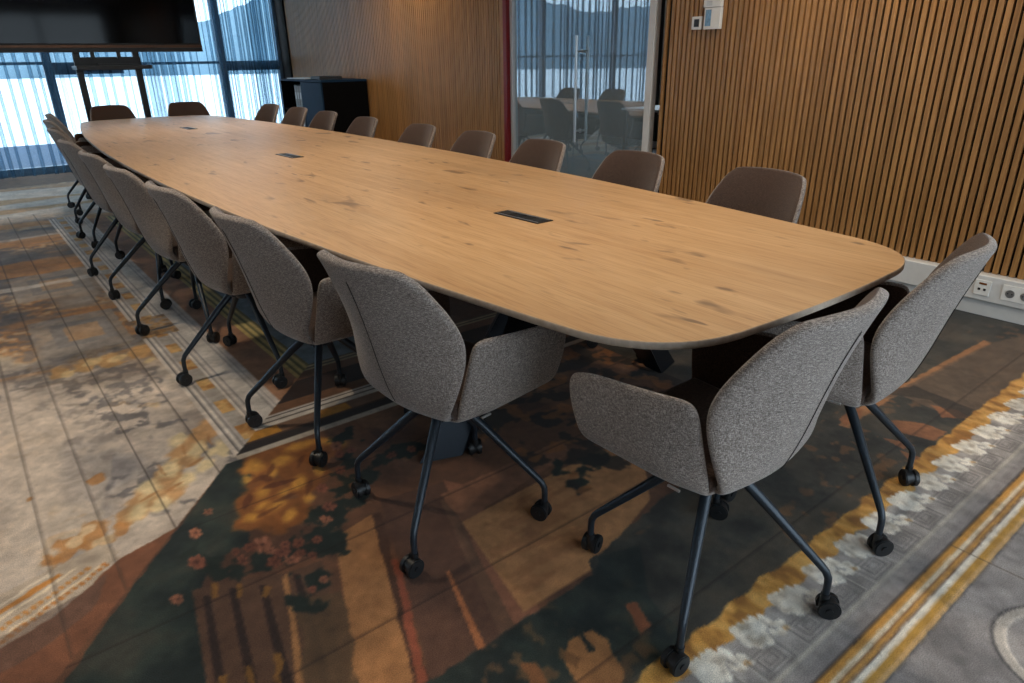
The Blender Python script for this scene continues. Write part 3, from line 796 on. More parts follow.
# left side window wall (seen mirrored in the glass partition) and the window wall behind the camera
def side_windows():
    bm = bmesh.new()
    box(bm, LEFTX-.15, LEFTX, 5.0, WINY+.12, 0, .36); box(bm, LEFTX-.15, LEFTX, FRONTY, 5.0, 0, CEIL)
    struct(bm_obj('wall_left', bm, MAT['wall']))
    ys = [5.0, 7.0, 9.0, WINY+.1]
    for i, (a, b) in enumerate(zip(ys[:-1], ys[1:])):
        bm = bmesh.new(); w = .06
        X0, X1 = LEFTX-.1, LEFTX-.02
        box(bm, X0, X1, a, a+w, .36, CEIL); box(bm, X0, X1, b-w, b, .36, CEIL)
        box(bm, X0, X1, a+w, b-w, .36, .42); box(bm, X0, X1, a+w, b-w, CEIL-.08, CEIL); box(bm, X0, X1, a+w, b-w, 1.22, 1.32)
        f = struct(bm_obj('window_%d' % (6+i), bm, MAT['frame']))
        bm = bmesh.new(); box(bm, X0+.035, X0+.043, a+w, b-w, .42, CEIL-.08)
        bm_obj('pane', bm, MAT['glass'], f)
    bm = bmesh.new()
    box(bm, LEFTX-.15, WALLX+.16, FRONTY-.15, FRONTY, 0, .08)
    box(bm, LEFTX-.15, WALLX+.16, FRONTY-.15, FRONTY, 2.5, CEIL)
    box(bm, LEFTX-.15, -.4, FRONTY-.15, FRONTY, .08, 2.5); box(bm, 3.9, WALLX+.16, FRONTY-.15, FRONTY, .08, 2.5)
    struct(bm_obj('wall_front', bm, MAT['wall']))
    bm = bmesh.new()
    for x in (-.4, 1.0, 2.4, 3.84): box(bm, x, x+.06, FRONTY-.1, FRONTY-.03, .08, 2.5)
    box(bm, -.4, 3.9, FRONTY-.1, FRONTY-.03, .08, .14); box(bm, -.4, 3.9, FRONTY-.1, FRONTY-.03, 2.44, 2.5)
    f = struct(bm_obj('window_12', bm, MAT['frame']))
    bm = bmesh.new(); box(bm, -.34, 3.84, FRONTY-.07, FRONTY-.064, .14, 2.44); bm_obj('pane', bm, MAT['glass'], f)
side_windows()
curtain('sheer_curtain', 'y', 4.8, 10.6, LEFTX+.18, .012, CEIL-.01, 'sheer curtain over the side windows left of the table', 9)

# outside: pale ground and hazy tree line
def outside():
    bm = bmesh.new()
    v = [bm.verts.new(p) for p in [(-250, -250, -.6), (250, -250, -.6), (250, 350, -.6), (-250, 350, -.6)]]; bm.faces.new(v)
    o = struct(bm_obj('ground_outside', bm, MAT['ground']))
    bm = bmesh.new(); box(bm, -12, 14, WINY+.16, 15.6, -.25, -.05)
    struct(bm_obj('terrace_outside', bm, MAT['deck']))
    bm = bmesh.new()
    prev = None; r = random.Random(4)
    n = 260
    for k in range(n+1):
        a = R(-80)+R(160)*k/n
        D = 105
        h = 7.4+1.6*math.sin(k*.11+1.0)+1.0*math.sin(k*.31)+.5*r.random()
        x, y = D*math.sin(a), D*math.cos(a)+10
        P = [bm.verts.new((x, y, -.6)), bm.verts.new((x+r.uniform(-.3, .3), y, h*.6)), bm.verts.new((x, y+2.5, h)), bm.verts.new((x*1.1, y*1.1+6, -.6))]
        if prev:
            for i in range(3): bm.faces.new([prev[i], P[i], P[i+1], prev[i+1]])
        prev = P
    o = bm_obj('tree_line', bm, MAT['tree'])
    tag(o, 'hazy line of distant trees seen through the sheer curtains', 'trees', kind='stuff')
outside()

# ------------------------------------------------------------------ office beyond the partition
def office():
    x0, x1, y0, y1 = WALLX+.16, 8.6, 1.8, 9.0
    bm = bmesh.new(); box(bm, x0-.1, x1, y0, y1, -.05, -.002); struct(bm_obj('floor_office', bm, MAT['office_floor']))
    bm = bmesh.new(); box(bm, x0, x1, y0, y1, CEIL, CEIL+.05); struct(bm_obj('ceiling_office', bm, MAT['ceiling']))
    bm = bmesh.new(); box(bm, x0, x1, y1, y1+.1, 0, CEIL); box(bm, x0, x1, y0-.1, y0, 0, CEIL)
    struct(bm_obj('wall_office', bm, MAT['desk']))
    bm = bmesh.new(); box(bm, x1, x1+.1, y0, 4.2, 0, CEIL); box(bm, x1, x1+.1, 4.2, 7.2, 0, .5); box(bm, x1, x1+.1, 4.2, 7.2, 2.3, CEIL); box(bm, x1, x1+.1, 7.2, y1, 0, CEIL)
    struct(bm_obj('wall_office_far', bm, MAT['desk']))
    bm = bmesh.new()
    for y in (4.2, 5.2, 6.2, 7.14): box(bm, x1, x1+.06, y, y+.06, .5, 2.3)
    box(bm, x1, x1+.06, 4.2, 7.2, .5, .56); box(bm, x1, x1+.06, 4.2, 7.2, 2.24, 2.3)
    f = struct(bm_obj('window_13', bm, MAT['palealu']))
    bm = bmesh.new(); box(bm, x1+.02, x1+.028, 4.26, 7.14, .56, 2.24); bm_obj('pane', bm, MAT['glass'], f)
    bm = bmesh.new(); box(bm, x1-.02, x1-.002, y0, y1, 0, .1)
    struct(bm_obj('baseboard_office', bm, MAT['white']))
    # desk with a monitor
    d = empty('office_desk', (7.1, 5.3, 0)); tag(d, 'dark office desk in the room beyond the glass partition', 'desk')
    bm = bmesh.new(); box(bm, -.4, .4, -.9, .9, .71, .735, .003); bm_obj('desktop', bm, MAT['paper'], d)
    for sx in (-.36, .36):
        for sy in (-.85, .85):
            bm = bmesh.new(); box(bm, sx-.02, sx+.02, sy-.02, sy+.02, 0, .71); bm_obj('leg', bm, MAT['blackmetal'], d)
    m = empty('monitor', (7.2, 5.3, .735)); tag(m, 'black computer monitor on the desk beyond the partition', 'monitor')
    bm = bmesh.new(); box(bm, -.02, .02, -.3, .3, .12, .46, .004); bm_obj('screen', bm, MAT['screen'], m)
    bm = bmesh.new(); box(bm, -.01, .03, -.03, .03, .01, .2); box(bm, -.1, .1, -.12, .12, 0, .012, .003); bm_obj('stand', bm, MAT['blackplastic'], m)
office()

# ------------------------------------------------------------------ conference table
TX, TY0, TY1 = 1.77, .815, 9.03
def half_width(y):
    d = abs(y-(TY0+TY1)/2)
    tab = [(0, .945), (1.0, .932), (1.6, .908), (2.3, .872), (3.1, .790), (3.7, .700), (4.2, .610)]
    return float(np.interp(d, [k[0] for k in tab], [k[1] for k in tab]))*.35+.65*(.945-.0163*d*d-.00012*d**4)
def build_table():
    root = empty('conference_table', (TX, (TY0+TY1)/2, 0), R(-.72))
    tag(root, 'long boat-shaped oak conference table with rounded corners', 'table')
    ym = (TY0+TY1)/2
    # outline: long bowed sides, slightly bowed ends, rounded corners
    ring = []
    r = .30
    def pt(side, y): return Vector((side*half_width(y), y-ym))
    N = 60
    right = [pt(1, TY0+r+(TY1-TY0-2*r)*i/N) for i in range(N+1)]
    left = [pt(-1, TY1-r-(TY1-TY0-2*r)*i/N) for i in range(N+1)]
    def bez(p0, p1, p2, n=12):
        return [p0*(1-t)**2*1+p1*2*t*(1-t)+p2*t*t for t in [k/n for k in range(1, n)]]
    def endpts(y, sgn):
        w = half_width(y)-r
        L_ = []
        for k in range(13):
            x = w*(1-2*k/12)*sgn
            L_.append(Vector((x, (y-ym)+ (1-(x/ (w+.001))**2)*(.012 if sgn > 0 else -.012))))
        return L_
    top_end = endpts(TY1, 1); bot_end = endpts(TY0, -1)
    ring = right+bez(right[-1], Vector((half_width(TY1-.05), TY1-ym)), top_end[0])+top_end+bez(top_end[-1], Vector((-half_width(TY1-.05), TY1-ym)), left[0])\
        + left+bez(left[-1], Vector((-half_width(TY0+.05), TY0-ym)), bot_end[0])+bot_end+bez(bot_end[-1], Vector((half_width(TY0+.05), TY0-ym)), right[0])
    # clean duplicates
    rr = [ring[0]]
    for p in ring[1:]:
        if (p-rr[-1]).length > .004: rr.append(p)
    ring = rr
    bm = bmesh.new()
    levels = [(.750, .003), (.7485, .0), (.733, .0), (.7315, .002), (.716, .05)]
    rings = []
    n = len(ring)
    for z, inset in levels:
        vs = []
        for i, p in enumerate(ring):
            t = (ring[(i+1) % n]-ring[i-1]).normalized(); nrm = Vector((t.y, -t.x))
            q = p-nrm*inset
            vs.append(bm.verts.new((q.x, q.y, z)))
        rings.append(vs)
    topf = bm.faces.new(rings[0]); topf.material_index = 0
    botf = bm.faces.new(rings[-1][::-1]); botf.material_index = 1
    for a, b in zip(rings[:-1], rings[1:]):
        for i in range(n):
            f = bm.faces.new([a[i], b[i], b[(i+1) % n], a[(i+1) % n]]); f.material_index = 1; f.smooth = True
    me = bpy.data.meshes.new('tabletop'); bmesh.ops.recalc_face_normals(bm, faces=bm.faces[:]); bm.to_mesh(me); bm.free()
    link('tabletop', me, [MAT['table'], MAT['edge']], root)
    # pedestals: pairs of leaning folded steel plates
    for y in (1.84, 4.9, 7.9):
        bm = bmesh.new()
        for sx in (-1, 1):
            # a leaning leg of triangular section: wide under the beam, folded to a blade at the floor
            T = [Vector((sx*.06, y-ym-.15, .66)), Vector((sx*.06, y-ym+.15, .66)), Vector((sx*.20, y-ym, .66))]
            F = [Vector((sx*.55, y-ym-.05, .004)), Vector((sx*.55, y-ym+.05, .004)), Vector((sx*.70, y-ym, .004))]
            tv = [bm.verts.new(p) for p in T]; fv = [bm.verts.new(p) for p in F]
            bm.faces.new(tv); bm.faces.new(fv[::-1])
            for k in range(3): bm.faces.new([tv[k], fv[k], fv[(k+1) % 3], tv[(k+1) % 3]])
        box(bm, -.30, .30, y-ym-.16, y-ym+.16, .66, .70, .004)
        ped = bm_obj('pedestal', bm, MAT['steel'], root)
    bm = bmesh.new()
    box(bm, -.04, .04, -3.3, 3.3, .665, .711, .003)
    bm_obj('beam', bm, MAT['blackmetal'], root)
    return root
build_table()

def power_module(x, y, label):
    o = empty('table_power_module', (x, y, .7502), R(2)); tag(o, label, 'power module', 'flush power modules in the table top')
    bm = bmesh.new(); box(bm, -.042, .042, -.135, .135, 0, .003, .001); bm_obj('frame', bm, MAT['blackplastic'], o)
    bm = bmesh.new()
    for s in (-1, 1): box(bm, s*.031-.003, s*.031+.003, -.125, .125, .003, .0038)
    bm_obj('metal_rail', bm, MAT['alu'], o)
    for k, (w, mt) in enumerate(((.045, 'dark'), (.045, 'blackplastic'), (.03, 'steel'), (.05, 'dark'))):
        y0 = -.115+k*.058
        bm = bmesh.new(); box(bm, -.022, .022, y0, y0+w, .003, .0044, .0008); bm_obj('insert', bm, MAT[mt], o)
power_module(1.735, 2.115, 'black power module with metal rails in table top, nearest of three')
power_module(1.765, 4.62, 'power module in table top, halfway along, middle of three')
power_module(1.82, 7.25, 'small power module in table top nearest the big screen')

# ------------------------------------------------------------------ chairs
def lerp_table(tab, z):
    for (a, va), (b, vb) in zip(tab[:-1], tab[1:]):
        if z <= b:
            t = (z-a)/(b-a); t = max(0, min(1, t)); return va+(vb-va)*t
    return tab[-1][1]
def smooth_table(tab, z):
    # catmull-rom through the table
    zs = [a for a, _ in tab]; vs = [b for _, b in tab]
    if z <= zs[0]: return vs[0]
    if z >= zs[-1]: return vs[-1]
    i = max(k for k in range(len(zs)) if zs[k] <= z); i = min(i, len(zs)-2)
    t = (z-zs[i])/(zs[i+1]-zs[i])
    def m(k):
        if k == 0: return (vs[1]-vs[0])/(zs[1]-zs[0])
        if k == len(zs)-1: return (vs[-1]-vs[-2])/(zs[-1]-zs[-2])
        return (vs[k+1]-vs[k-1])/(zs[k+1]-zs[k-1])
    h = zs[i+1]-zs[i]
    return ((2*t**3-3*t**2+1)*vs[i]+(t**3-2*t**2+t)*h*m(i)+(-2*t**3+3*t**2)*vs[i+1]+(t**3-t**2)*h*m(i+1))

BW = [(.400, .110), (.412, .150), (.44, .176), (.50, .206), (.58, .230), (.66, .244), (.72, .243), (.78, .229), (.83, .210), (.862, .197), (.888, .172)]
BF = [(.400, -.080), (.412, -.128), (.44, -.172), (.476, -.193), (.56, -.221), (.66, -.247), (.75, -.272), (.825, -.297), (.888, -.320)]
BK = [(.400, .1), (.412, .1), (.44, .25), (.50, .8), (.58, 1.35), (.66, 1.65), (.75, 1.5), (.83, 1.3), (.888, 1.15)]
FWD = .02
def back_point(u, z):
    w = smooth_table(BW, z); r = w*u
    f = FWD+smooth_table(BF, z)+smooth_table(BK, z)*r*r+.05*abs(r)
    return Vector((r, f, z))
def back_mesh():
    zs = [.402, .412, .435, .475, .53, .60, .67, .74, .80, .848, .874, .889]
    us = [-1, -.8, -.5, -.22, 0, .22, .5, .8, 1]
    bm = bmesh.new(); g = []
    for z in zs:
        row = []
        for u in us:
            p = back_point(u, min(z, .888))
            # rounded upper corners, slightly lifted tips
            if z > .85: p.z -= .008*abs(u)**4
            if z < .45: p.z += .010*abs(u)**2
            row.append(bm.verts.new(p))
        g.append(row)
    for i in range(len(zs)-1):
        for j in range(len(us)-1):
            bm.faces.new([g[i][j], g[i][j+1], g[i+1][j+1], g[i+1][j]])
    return bm
def shell_obj(name, bm, parent, thick=.03, lv=2, out=(0, -1, 0)):
    me = bpy.data.meshes.new(name)
    bm.normal_update()
    c = min(bm.faces, key=lambda f: abs(f.calc_center_median().x)+(abs(f.calc_center_median().z-.65) if out[1] else 0))
    if c.normal.dot(Vector(out)) < 0:
        bmesh.ops.reverse_faces(bm, faces=bm.faces[:])
    bm.to_mesh(me); bm.free()
    me.polygons.foreach_set('use_smooth', [True]*len(me.polygons))
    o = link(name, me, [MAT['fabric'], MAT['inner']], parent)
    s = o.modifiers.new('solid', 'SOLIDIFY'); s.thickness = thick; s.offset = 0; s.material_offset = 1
    s = o.modifiers.new('sub', 'SUBSURF'); s.levels = lv; s.render_levels = lv
    return o
def seat_mesh():
    # bucket that carries the seat and rises into the two arms
    sec = [(-1, 0), (-.86, 0), (-.72, 0), (-.6, 0), (-.46, 0), (-.25, 0), (0, 0), (.25, 0), (.46, 0), (.6, 0), (.72, 0), (.86, 0), (1, 0)]
    ts = [0, .1, .25, .45, .65, .82, .94, 1]
    bm = bmesh.new(); g = []
    for t in ts:
        top = .684+(.642-.684)*t
        if t > .9: top -= .02*(t-.9)/.1
        if t < .05: top -= .012
        row = []
        for s, _ in sec:
            a = abs(s); sg = 1 if s > 0 else -1
            if a >= .6:                           # the arm wall
                q = (a-.6)/.4
                z = .452+(top-.452)*q
                rr = .232+(.254-.232)*min(1, q*1.3)
            else:
                q = a/.6
                z = .405+.047*q**3.2
                rr = .232*q
            if t > .93: z += (.02*(1-min(1, a/.6)) if a < .6 else 0)*0
            # front and rear ends of the wall lean
            hz = max(0, min(1, (z-.43)/.24))
            rear = -.135+.015*hz
            front = .212+.036*math.sin(hz*PI*.75)
            if a < .6: front = .212; rear = -.135+.02*(1-q)
            f = rear+(front-rear)*t
            # the rear end is drawn in towards the back shell
            k = max(0, (.25-t)/.25)
            lim = .178+.064*hz
            if a >= .5: rr = rr*(1-k)+min(rr, lim)*k
            row.append(bm.verts.new((sg*rr, f+FWD, z)))
        g.append(row)
    for i in range(len(ts)-1):
        for j in range(len(sec)-1):
            bm.faces.new([g[i][j], g[i][j+1], g[i+1][j+1], g[i+1][j]])
    return bm
def leg_mesh():
    bm = bmesh.new()
    pts = [(.035, 0, .392), (.12, 0, .316), (.22, 0, .218), (.290, 0, .150), (.304, 0, .135), (.3125, 0, .117), (.314, 0, .098), (.314, 0, .062)]
    tube(bm, pts, [.0150, .0142, .0122, .0108, .0102, .0098, .0095, .0092], 14)
    return bm
def caster_mesh():
    bm = bmesh.new()
    for s in (-1, 1):
        c = bmesh.ops.create_cone(bm, cap_ends=True, segments=28, radius1=.0285, radius2=.0285, depth=.017)
        bmesh.ops.rotate(bm, verts=c['verts'], cent=(0, 0, 0), matrix=Matrix.Rotation(PI/2, 3, 'Y'))
        bmesh.ops.translate(bm, verts=c['verts'], vec=(s*.0145, -.012, .0287))
        es = [e for e in bm.edges if e.verts[0] in c['verts'] and e.verts[1] in c['verts'] and abs(e.verts[0].co.x-e.verts[1].co.x) < 1e-5]
        bmesh.ops.bevel(bm, geom=es, offset=.003, segments=2, affect='EDGES')
        c = bmesh.ops.create_cone(bm, cap_ends=True, segments=20, radius1=.0085, radius2=.0085, depth=.004)
        bmesh.ops.rotate(bm, verts=c['verts'], cent=(0, 0, 0), matrix=Matrix.Rotation(PI/2, 3, 'Y'))
        bmesh.ops.translate(bm, verts=c['verts'], vec=(s*.0245, -.012, .0287))
    # hood between the wheels and the swivel stem
    c = bmesh.ops.create_cone(bm, cap_ends=True, segments=24, radius1=.0235, radius2=.0235, depth=.011)
    bmesh.ops.rotate(bm, verts=c['verts'], cent=(0, 0, 0), matrix=Matrix.Rotation(PI/2, 3, 'Y'))
    bmesh.ops.translate(bm, verts=c['verts'], vec=(0, -.012, .030))
    tube(bm, [(0, 0, .035), (0, 0, .068)], .0115, 14)
    return bm

def make_chair():
    root = empty('conference_chair', (0, 0, 0))
    b = shell_obj('backrest', back_mesh(), root, .030)
    bm = bmesh.new(); pts = []
    for i in range(25):
        z = .455+(.835-.455)*i/24
        p = back_point(0, z); pts.append((p.x, p.y-.0156, z))
    tube(bm, pts, .0011, 6)
    bm_obj('seam', bm, MAT['seam'], b, smooth=True)
    s = shell_obj('seat_shell', seat_mesh(), root, .028, out=(0, 0, -1))
    for sg in (-1, 1):
        bm = bmesh.new(); box(bm, sg*.241-.003, sg*.241+.003, -.075, -.042, .444, .449, .001)
        bm_obj('fabric_tag', bm, MAT['tag'], s)
    # seat cushion
    bm = bmesh.new(); box(bm, -.215, .215, -.115, .228, .425, .482, .022, 3)
    for v in bm.verts:
        v.co.z += .012*(1-(v.co.x/.215)**2)*(1 if v.co.z > .45 else 0)
        if v.co.y < -.08: v.co.x *= .86
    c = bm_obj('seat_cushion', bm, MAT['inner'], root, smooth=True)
    bm = bmesh.new()
    tube(bm, [(0, 0, .345), (0, 0, .36), (0, 0, .395)], [.034, .042, .046], 20)
    box(bm, -.10, .10, -.09, .09, .386, .398, .003)
    bm_obj('swivel_hub', bm, MAT['blackmetal'], root, angle=40)
    lm = None; cm = None
    for k in range(4):
        if lm is None:
            l = bm_obj('leg', leg_mesh(), MAT['blackmetal'], root, angle=50); lm = l.data
            c = bm_obj('caster', caster_mesh(), MAT['castor'], l, angle=35); cm = c.data
        else:
            l = link('leg', lm, None, root); c = link('caster', cm, None, l)
        c.location = (.314, 0, 0)
    return root

chair_count = 0
def place(root, x, y, yaw, base, label, group, swivels=None):
    root.location = (x, y, 0); root.rotation_euler = (0, 0, -R(yaw))
    root['label'] = label; root['category'] = 'chair'; root['group'] = group
    legs = sorted([c for c in root.children if c.name.split('.')[0] == 'leg'], key=lambda o: o.name)
    rr = random.Random(int(x*1000)+int(y*1000))
    for k, l in enumerate(legs):
        l.rotation_euler = (0, 0, R(45+90*k-(base-yaw)))
        sw = swivels[k] if swivels else rr.uniform(0, 360)
        for c in l.children: c.rotation_euler = (0, 0, R(sw))
def dup(root):
    c = root.copy(); COL.objects.link(c)
    for ch in root.children:
        d = ch.copy(); COL.objects.link(d); d.parent = c
        for g in ch.children:
            e = g.copy(); COL.objects.link(e); e.parent = d
    return c
proto = make_chair()
ORD = ['nearest the camera', 'second', 'third', 'fourth', 'fifth', 'sixth', 'seventh', 'eighth', 'ninth']
gA = 'chairs at the near end of the table'; gL = 'chairs along the left side of the table'; gR = 'chairs along the slatted wall side of the table'; gF = 'chairs at the screen end of the table'
chairs = [
    (1.322, .850, -1.0, 16.7, 'taupe fabric armchair in the foreground, seen fully from behind at the near table end', gA, None),
    (1.980, .865, -10, -13, 'taupe fabric armchair at the near table end, right one beside the socket trunking', gA, None),
    (.978, 1.576, 81.0, 6.5, 'taupe armchair with full base visible, nearest on the left side of the table', gL, None),
    (.926, 2.348, 86.4, -13, 'taupe armchair, second from the camera on the left side of the table', gL, None),
    (.885, 3.10, 86, 43, 'taupe armchair, third from the camera on the left side of the table', gL, None),
    (.854, 3.82, 87, -36, 'taupe armchair, fourth from the camera on the left side of the table', gL, None),
    (.850, 4.54, 87, -26, 'taupe armchair, middle one on the left side of the table', gL, None),
    (.850, 5.35, 88, 30, 'taupe armchair, sixth from the camera on the left side of the table', gL, None),
    (.905, 6.36, 92, -4, 'taupe armchair, seventh from the camera on the left side of the table', gL, None),
    (.985, 7.36, 93, 12, 'taupe armchair, second last on the left side towards the big screen', gL, None),
    (1.09, 8.18, 94, 30, 'taupe armchair at the far left corner of the table below the big screen', gL, None),
    (2.46, 1.665, -84, 20, 'chair back seen over the table right of the glass partition, nearest on the wall side', gR, None),
    (2.50, 2.43, -87, 5, 'chair back in front of the white door post, second on the wall side', gR, None),
    (2.51, 3.16, -88, 33, 'chair back in front of the fixed glass panel, third on the wall side', gR, None),
    (2.53, 3.85, -88, 0, 'chair back against the slats just left of the red strip, fourth on the wall side', gR, None),
    (2.54, 4.58, -89, 15, 'chair back before the slatted wall, fifth on the wall side', gR, None),
    (2.56, 5.50, -90, 40, 'chair back before the right edge of the black cabinet, sixth on the wall side', gR, None),
    (2.62, 6.40, -92, 10, 'chair back in front of the black cabinet side, seventh on the wall side', gR, None),
    (2.66, 7.18, -93, 20, 'chair back in front of the blue cabinet doors, eighth on the wall side', gR, None),
    (2.66, 7.95, -95, 5, 'chair back in front of the sheer curtain, farthest on the wall side', gR, None),
    (1.53, 9.02, 178, 8, 'chair facing the camera at the far table end, left one beside the screen stand', gF, None),
    (2.33, 9.00, 182, 24, 'chair facing the camera at the far table end, right one', gF, None),
]
for i, c in enumerate(chairs):
    o = proto if i == 0 else dup(proto)
    place(o, *c)

# ------------------------------------------------------------------ screen on its stand
def screen():
    s = empty('presentation_screen', (1.745, 9.95, 0)); tag(s, 'very large black presentation screen with bronze speaker bar on a wheeled stand', 'screen')
    W = 1.10
    bm = bmesh.new(); box(bm, -W, W, .0, .07, 1.53, 2.74, .006); bm_obj('housing', bm, MAT['blackplastic'], s)
    bm = bmesh.new(); box(bm, -W+.022, W-.022, -.006, .003, 1.548, 2.72, .001); bm_obj('display_panel', bm, MAT['screen'], s)
    bm = bmesh.new(); box(bm, -W, W, -.012, .06, 1.500, 1.530, .006); bm_obj('speaker_bar', bm, MAT['bezel'], s)
    bm = bmesh.new(); box(bm, -W, W, -.008, .06, 1.452, 1.500, .004); g = bm_obj('lower_bezel', bm, MAT['blackplastic'], s)
    bm = bmesh.new()
    for x in (-.72, .72): box(bm, x-.07, x+.07, -.0095, -.007, 1.462, 1.466)
    bm_obj('indicator_strip', bm, MAT['bezel'], g)
    bm = bmesh.new()
    for x in (-.16, .12): box(bm, x-.02, x+.02, .01, .05, 1.38, 1.455)
    bm_obj('bracket', bm, MAT['blackplastic'], s)
    # two uprights, cross beams
    for x in (-.32, .32):
        bm = bmesh.new(); box(bm, x-.035, x+.035, .07, .13, .08, 2.3, .004); bm_obj('upright', bm, MAT['blackplastic'], s)
    bm = bmesh.new(); box(bm, -.36, .36, .06, .12, 1.25, 1.40, .004); bm_obj('cross_beam', bm, MAT['blackplastic'], s)
    bm = bmesh.new(); box(bm, -.36, .36, .07, .12, .10, .16, .004); bm_obj('base_beam', bm, MAT['blackplastic'], s)
    # tray
    bm = bmesh.new(); box(bm, -.40, .40, -.30, .06, 1.262, 1.305, .006)
    bm_obj('tray', bm, MAT['blackplastic'], s)
    for x in (-.32, .32):
        bm = bmesh.new(); box(bm, x-.03, x+.03, -.35, .45, .055, .10, .006); f = bm_obj('foot', bm, MAT['blackplastic'], s)
        bm = bmesh.new()
        for yy in (-.30, .40):
            tube(bm, [(x-.012, yy, .03), (x+.012, yy, .03)], .029, 20)
        bm_obj('foot_wheel', bm, MAT['castor'], f, angle=35)
screen()
k = tag(empty('keyboard', (1.80, 9.80, 1.3055)), 'black keyboard lying on the tray under the big screen', 'keyboard')
bm = bmesh.new(); box(bm, -.22, .22, -.07, .07, 0, .018, .004); bm_obj('keyboard_body', bm, MAT['blackplastic'], k)
bm = bmesh.new()
for i in range(14):
    for j in range(5): box(bm, -.207+i*.0297, -.207+i*.0297+.024, -.06+j*.0245, -.06+j*.0245+.019, .018, .021)
bm_obj('keys', bm, MAT['dark'], k)

# ------------------------------------------------------------------ cabinet
def cabinet():
    x0, x1, y0, y1, H = 3.61, 4.195, 8.12, 9.42, 1.115
    c = empty('cabinet', (x0, y0, 0)); tag(c, 'black cabinet with blue-grey front and an open file shelf against the slatted wall', 'cabinet')
    w, d = x1-x0, y1-y0
    bm = bmesh.new()
    box(bm, .0, w, 0, .02, .0, H-.025); box(bm, 0, w, d-.02, d, 0, H-.025)
    box(bm, w-.015, w, .02, d-.02, 0, H-.025)
    box(bm, .02, w-.015, .02, d-.02, .0, .06)
    box(bm, .01, w-.015, d*.46, d*.46+.02, .06, H-.025)
    bm_obj('body', bm, MAT['cabblack'], c)
    bm = bmesh.new(); box(bm, -.015, w, -.005, d+.005, H-.025, H, .003); bm_obj('top_panel', bm, MAT['cabinet'], c)
    bm = bmesh.new(); box(bm, -.018, .0, .004, d*.47, .06, H-.03, .003); dd = bm_obj('door', bm, MAT['cabinet'], c)
    bm = bmesh.new(); box(bm, -.026, -.018, d*.43, d*.45, .5, .7, .002); bm_obj('handle', bm, MAT['blackmetal'], dd)
    for z in (.40, .73):
        bm = bmesh.new(); box(bm, .01, w-.015, d*.46+.02, d-.02, z, z+.02); bm_obj('shelf', bm, MAT['cabblack'], c)
    rows = []
    lab = ['in the open shelf of the black cabinet']
    n = 0
    for z, cnt in ((.752, 5), (.421, 6)):
        for k in range(cnt):
            yy = d*.46+.05+k*.075+random.uniform(0, .008)
            h = random.choice([.27, .28, .29])
            o = empty('binder', (x0+.06, y0+yy, z)); n += 1
            tag(o, 'grey file binder standing in the open cabinet shelf, %s row' % ('upper' if z > .6 else 'lower'), 'binder', 'file binders in the cabinet, %s row' % ('upper' if z > .6 else 'lower'))
            bm = bmesh.new(); box(bm, 0, .26, 0, .06, 0, h, .003); bm_obj('cover', bm, MAT['binder'], o)
            bm = bmesh.new(); box(bm, -.001, .002, .012, .048, .12, .2); bm_obj('spine_label', bm, MAT['paper'], o)
cabinet()
bm = bmesh.new(); box(bm, -.15, .15, -.22, .22, 0, .012, .002)
o = bm_obj('paper_stack', bm, MAT['paper']); o.location = (3.80, 9.02, 1.115); o.rotation_euler = (0, 0, R(8)); tag(o, 'white papers lying on top of the cabinet', 'papers')
o = empty('laptop', (3.84, 8.50, 1.115), R(-8)); tag(o, 'closed dark laptop case lying on the near end of the cabinet top', 'laptop')
bm = bmesh.new(); box(bm, -.14, .14, -.20, .20, 0, .022, .008); bm_obj('laptop_base', bm, MAT['dark'], o)
bm = bmesh.new(); box(bm, -.138, .138, -.198, .198, .0225, .034, .005); bm_obj('lid', bm, MAT['blackplastic'], o)

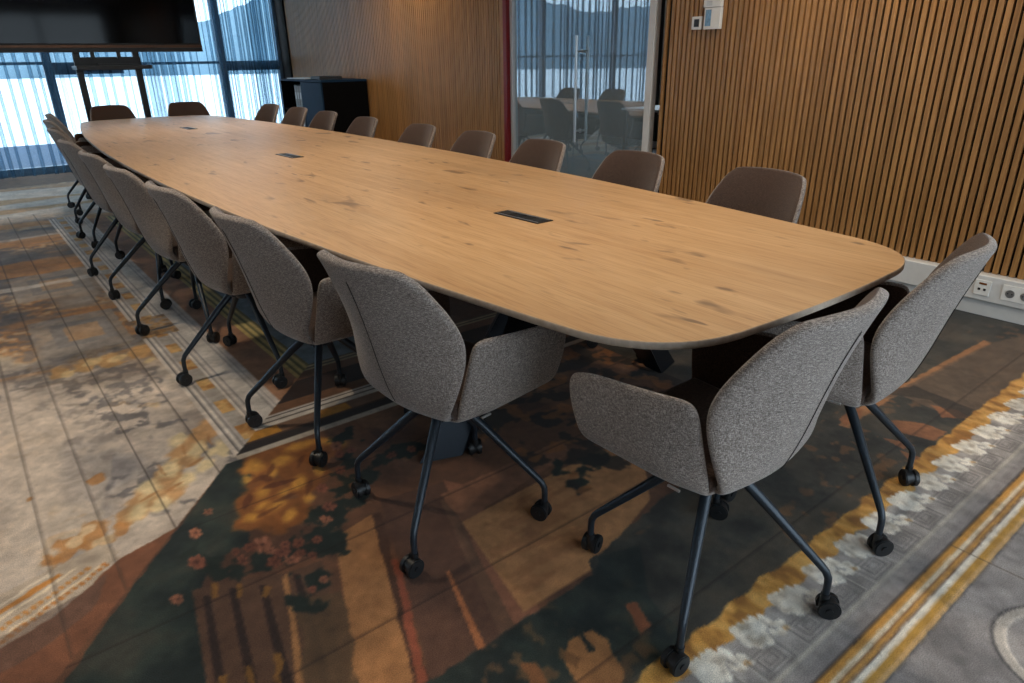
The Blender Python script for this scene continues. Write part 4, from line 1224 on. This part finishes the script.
# ------------------------------------------------------------------ lights
w = bpy.data.worlds.new('sky'); S.world = w; w.use_nodes = True
bg = w.node_tree.nodes['Background']; bg.inputs['Color'].default_value = (.80, .91, 1.0, 1); bg.inputs['Strength'].default_value = 3.3
def portal(loc, rot, sx, sy):
    l = bpy.data.lights.new('window_portal', 'AREA'); l.shape = 'RECTANGLE'; l.size = sx; l.size_y = sy
    l.cycles.is_portal = True
    o = bpy.data.objects.new('window_portal', l); COL.objects.link(o); o.location = loc; o.rotation_euler = rot
portal(((LEFTX+WALLX)/2, WINY+.2, 1.55), (-PI/2, 0, 0), WALLX-LEFTX, 2.4)
portal((LEFTX-.2, 8.0, 1.55), (0, -PI/2, 0), 2.4, 6.0)
portal((1.75, FRONTY-.2, 1.3), (PI/2, 0, 0), 4.4, 2.5)
def lamp(x, y, size, power, col=(1, .86, .68), spread=150):
    fx = tag(empty('ceiling_downlight', (x, y, CEIL-.012)), 'round recessed ceiling downlight', 'ceiling light', 'ceiling downlights')
    l = bpy.data.lights.new('downlight', 'AREA'); l.shape = 'DISK'; l.size = size; l.energy = power; l.color = col; l.spread = R(spread)
    o = bpy.data.objects.new('downlight', l); COL.objects.link(o); o.location = (x, y, CEIL-.03)
    bm = bmesh.new(); n = 24
    ra, rb = size*.5+.012, size*.5+.001
    vs = [[bm.verts.new((r_*math.cos(2*PI*k/n), r_*math.sin(2*PI*k/n), z)) for k in range(n)] for r_, z in ((ra, 0), (ra, -.01), (rb, -.01), (rb, .008))]
    for a, b in zip(vs[:-1], vs[1:]):
        for k in range(n): bm.faces.new([a[k], a[(k+1) % n], b[(k+1) % n], b[k]])
    bm_obj('ring', bm, MAT['offwhite'], fx)
for x, y in ((1.8, 1.6), (1.8, 4.4), (1.8, 7.2), (3.6, 2.0), (3.6, 6.9), (.2, 3.0)):
    lamp(x, y, .22, 13)

S.view_settings.view_transform = 'Standard'; S.view_settings.look = 'None'
S.view_settings.gamma = 1; S.view_settings.use_curve_mapping = False
S.view_settings.exposure = 0.32
c = S.cycles
c.use_denoising = True
try: c.denoiser = 'OPENIMAGEDENOISE'
except Exception: pass
c.max_bounces = 10; c.diffuse_bounces = 4; c.glossy_bounces = 4; c.transmission_bounces = 6; c.transparent_max_bounces = 24
c.caustics_reflective = False; c.caustics_refractive = False
c.sample_clamp_indirect = 6
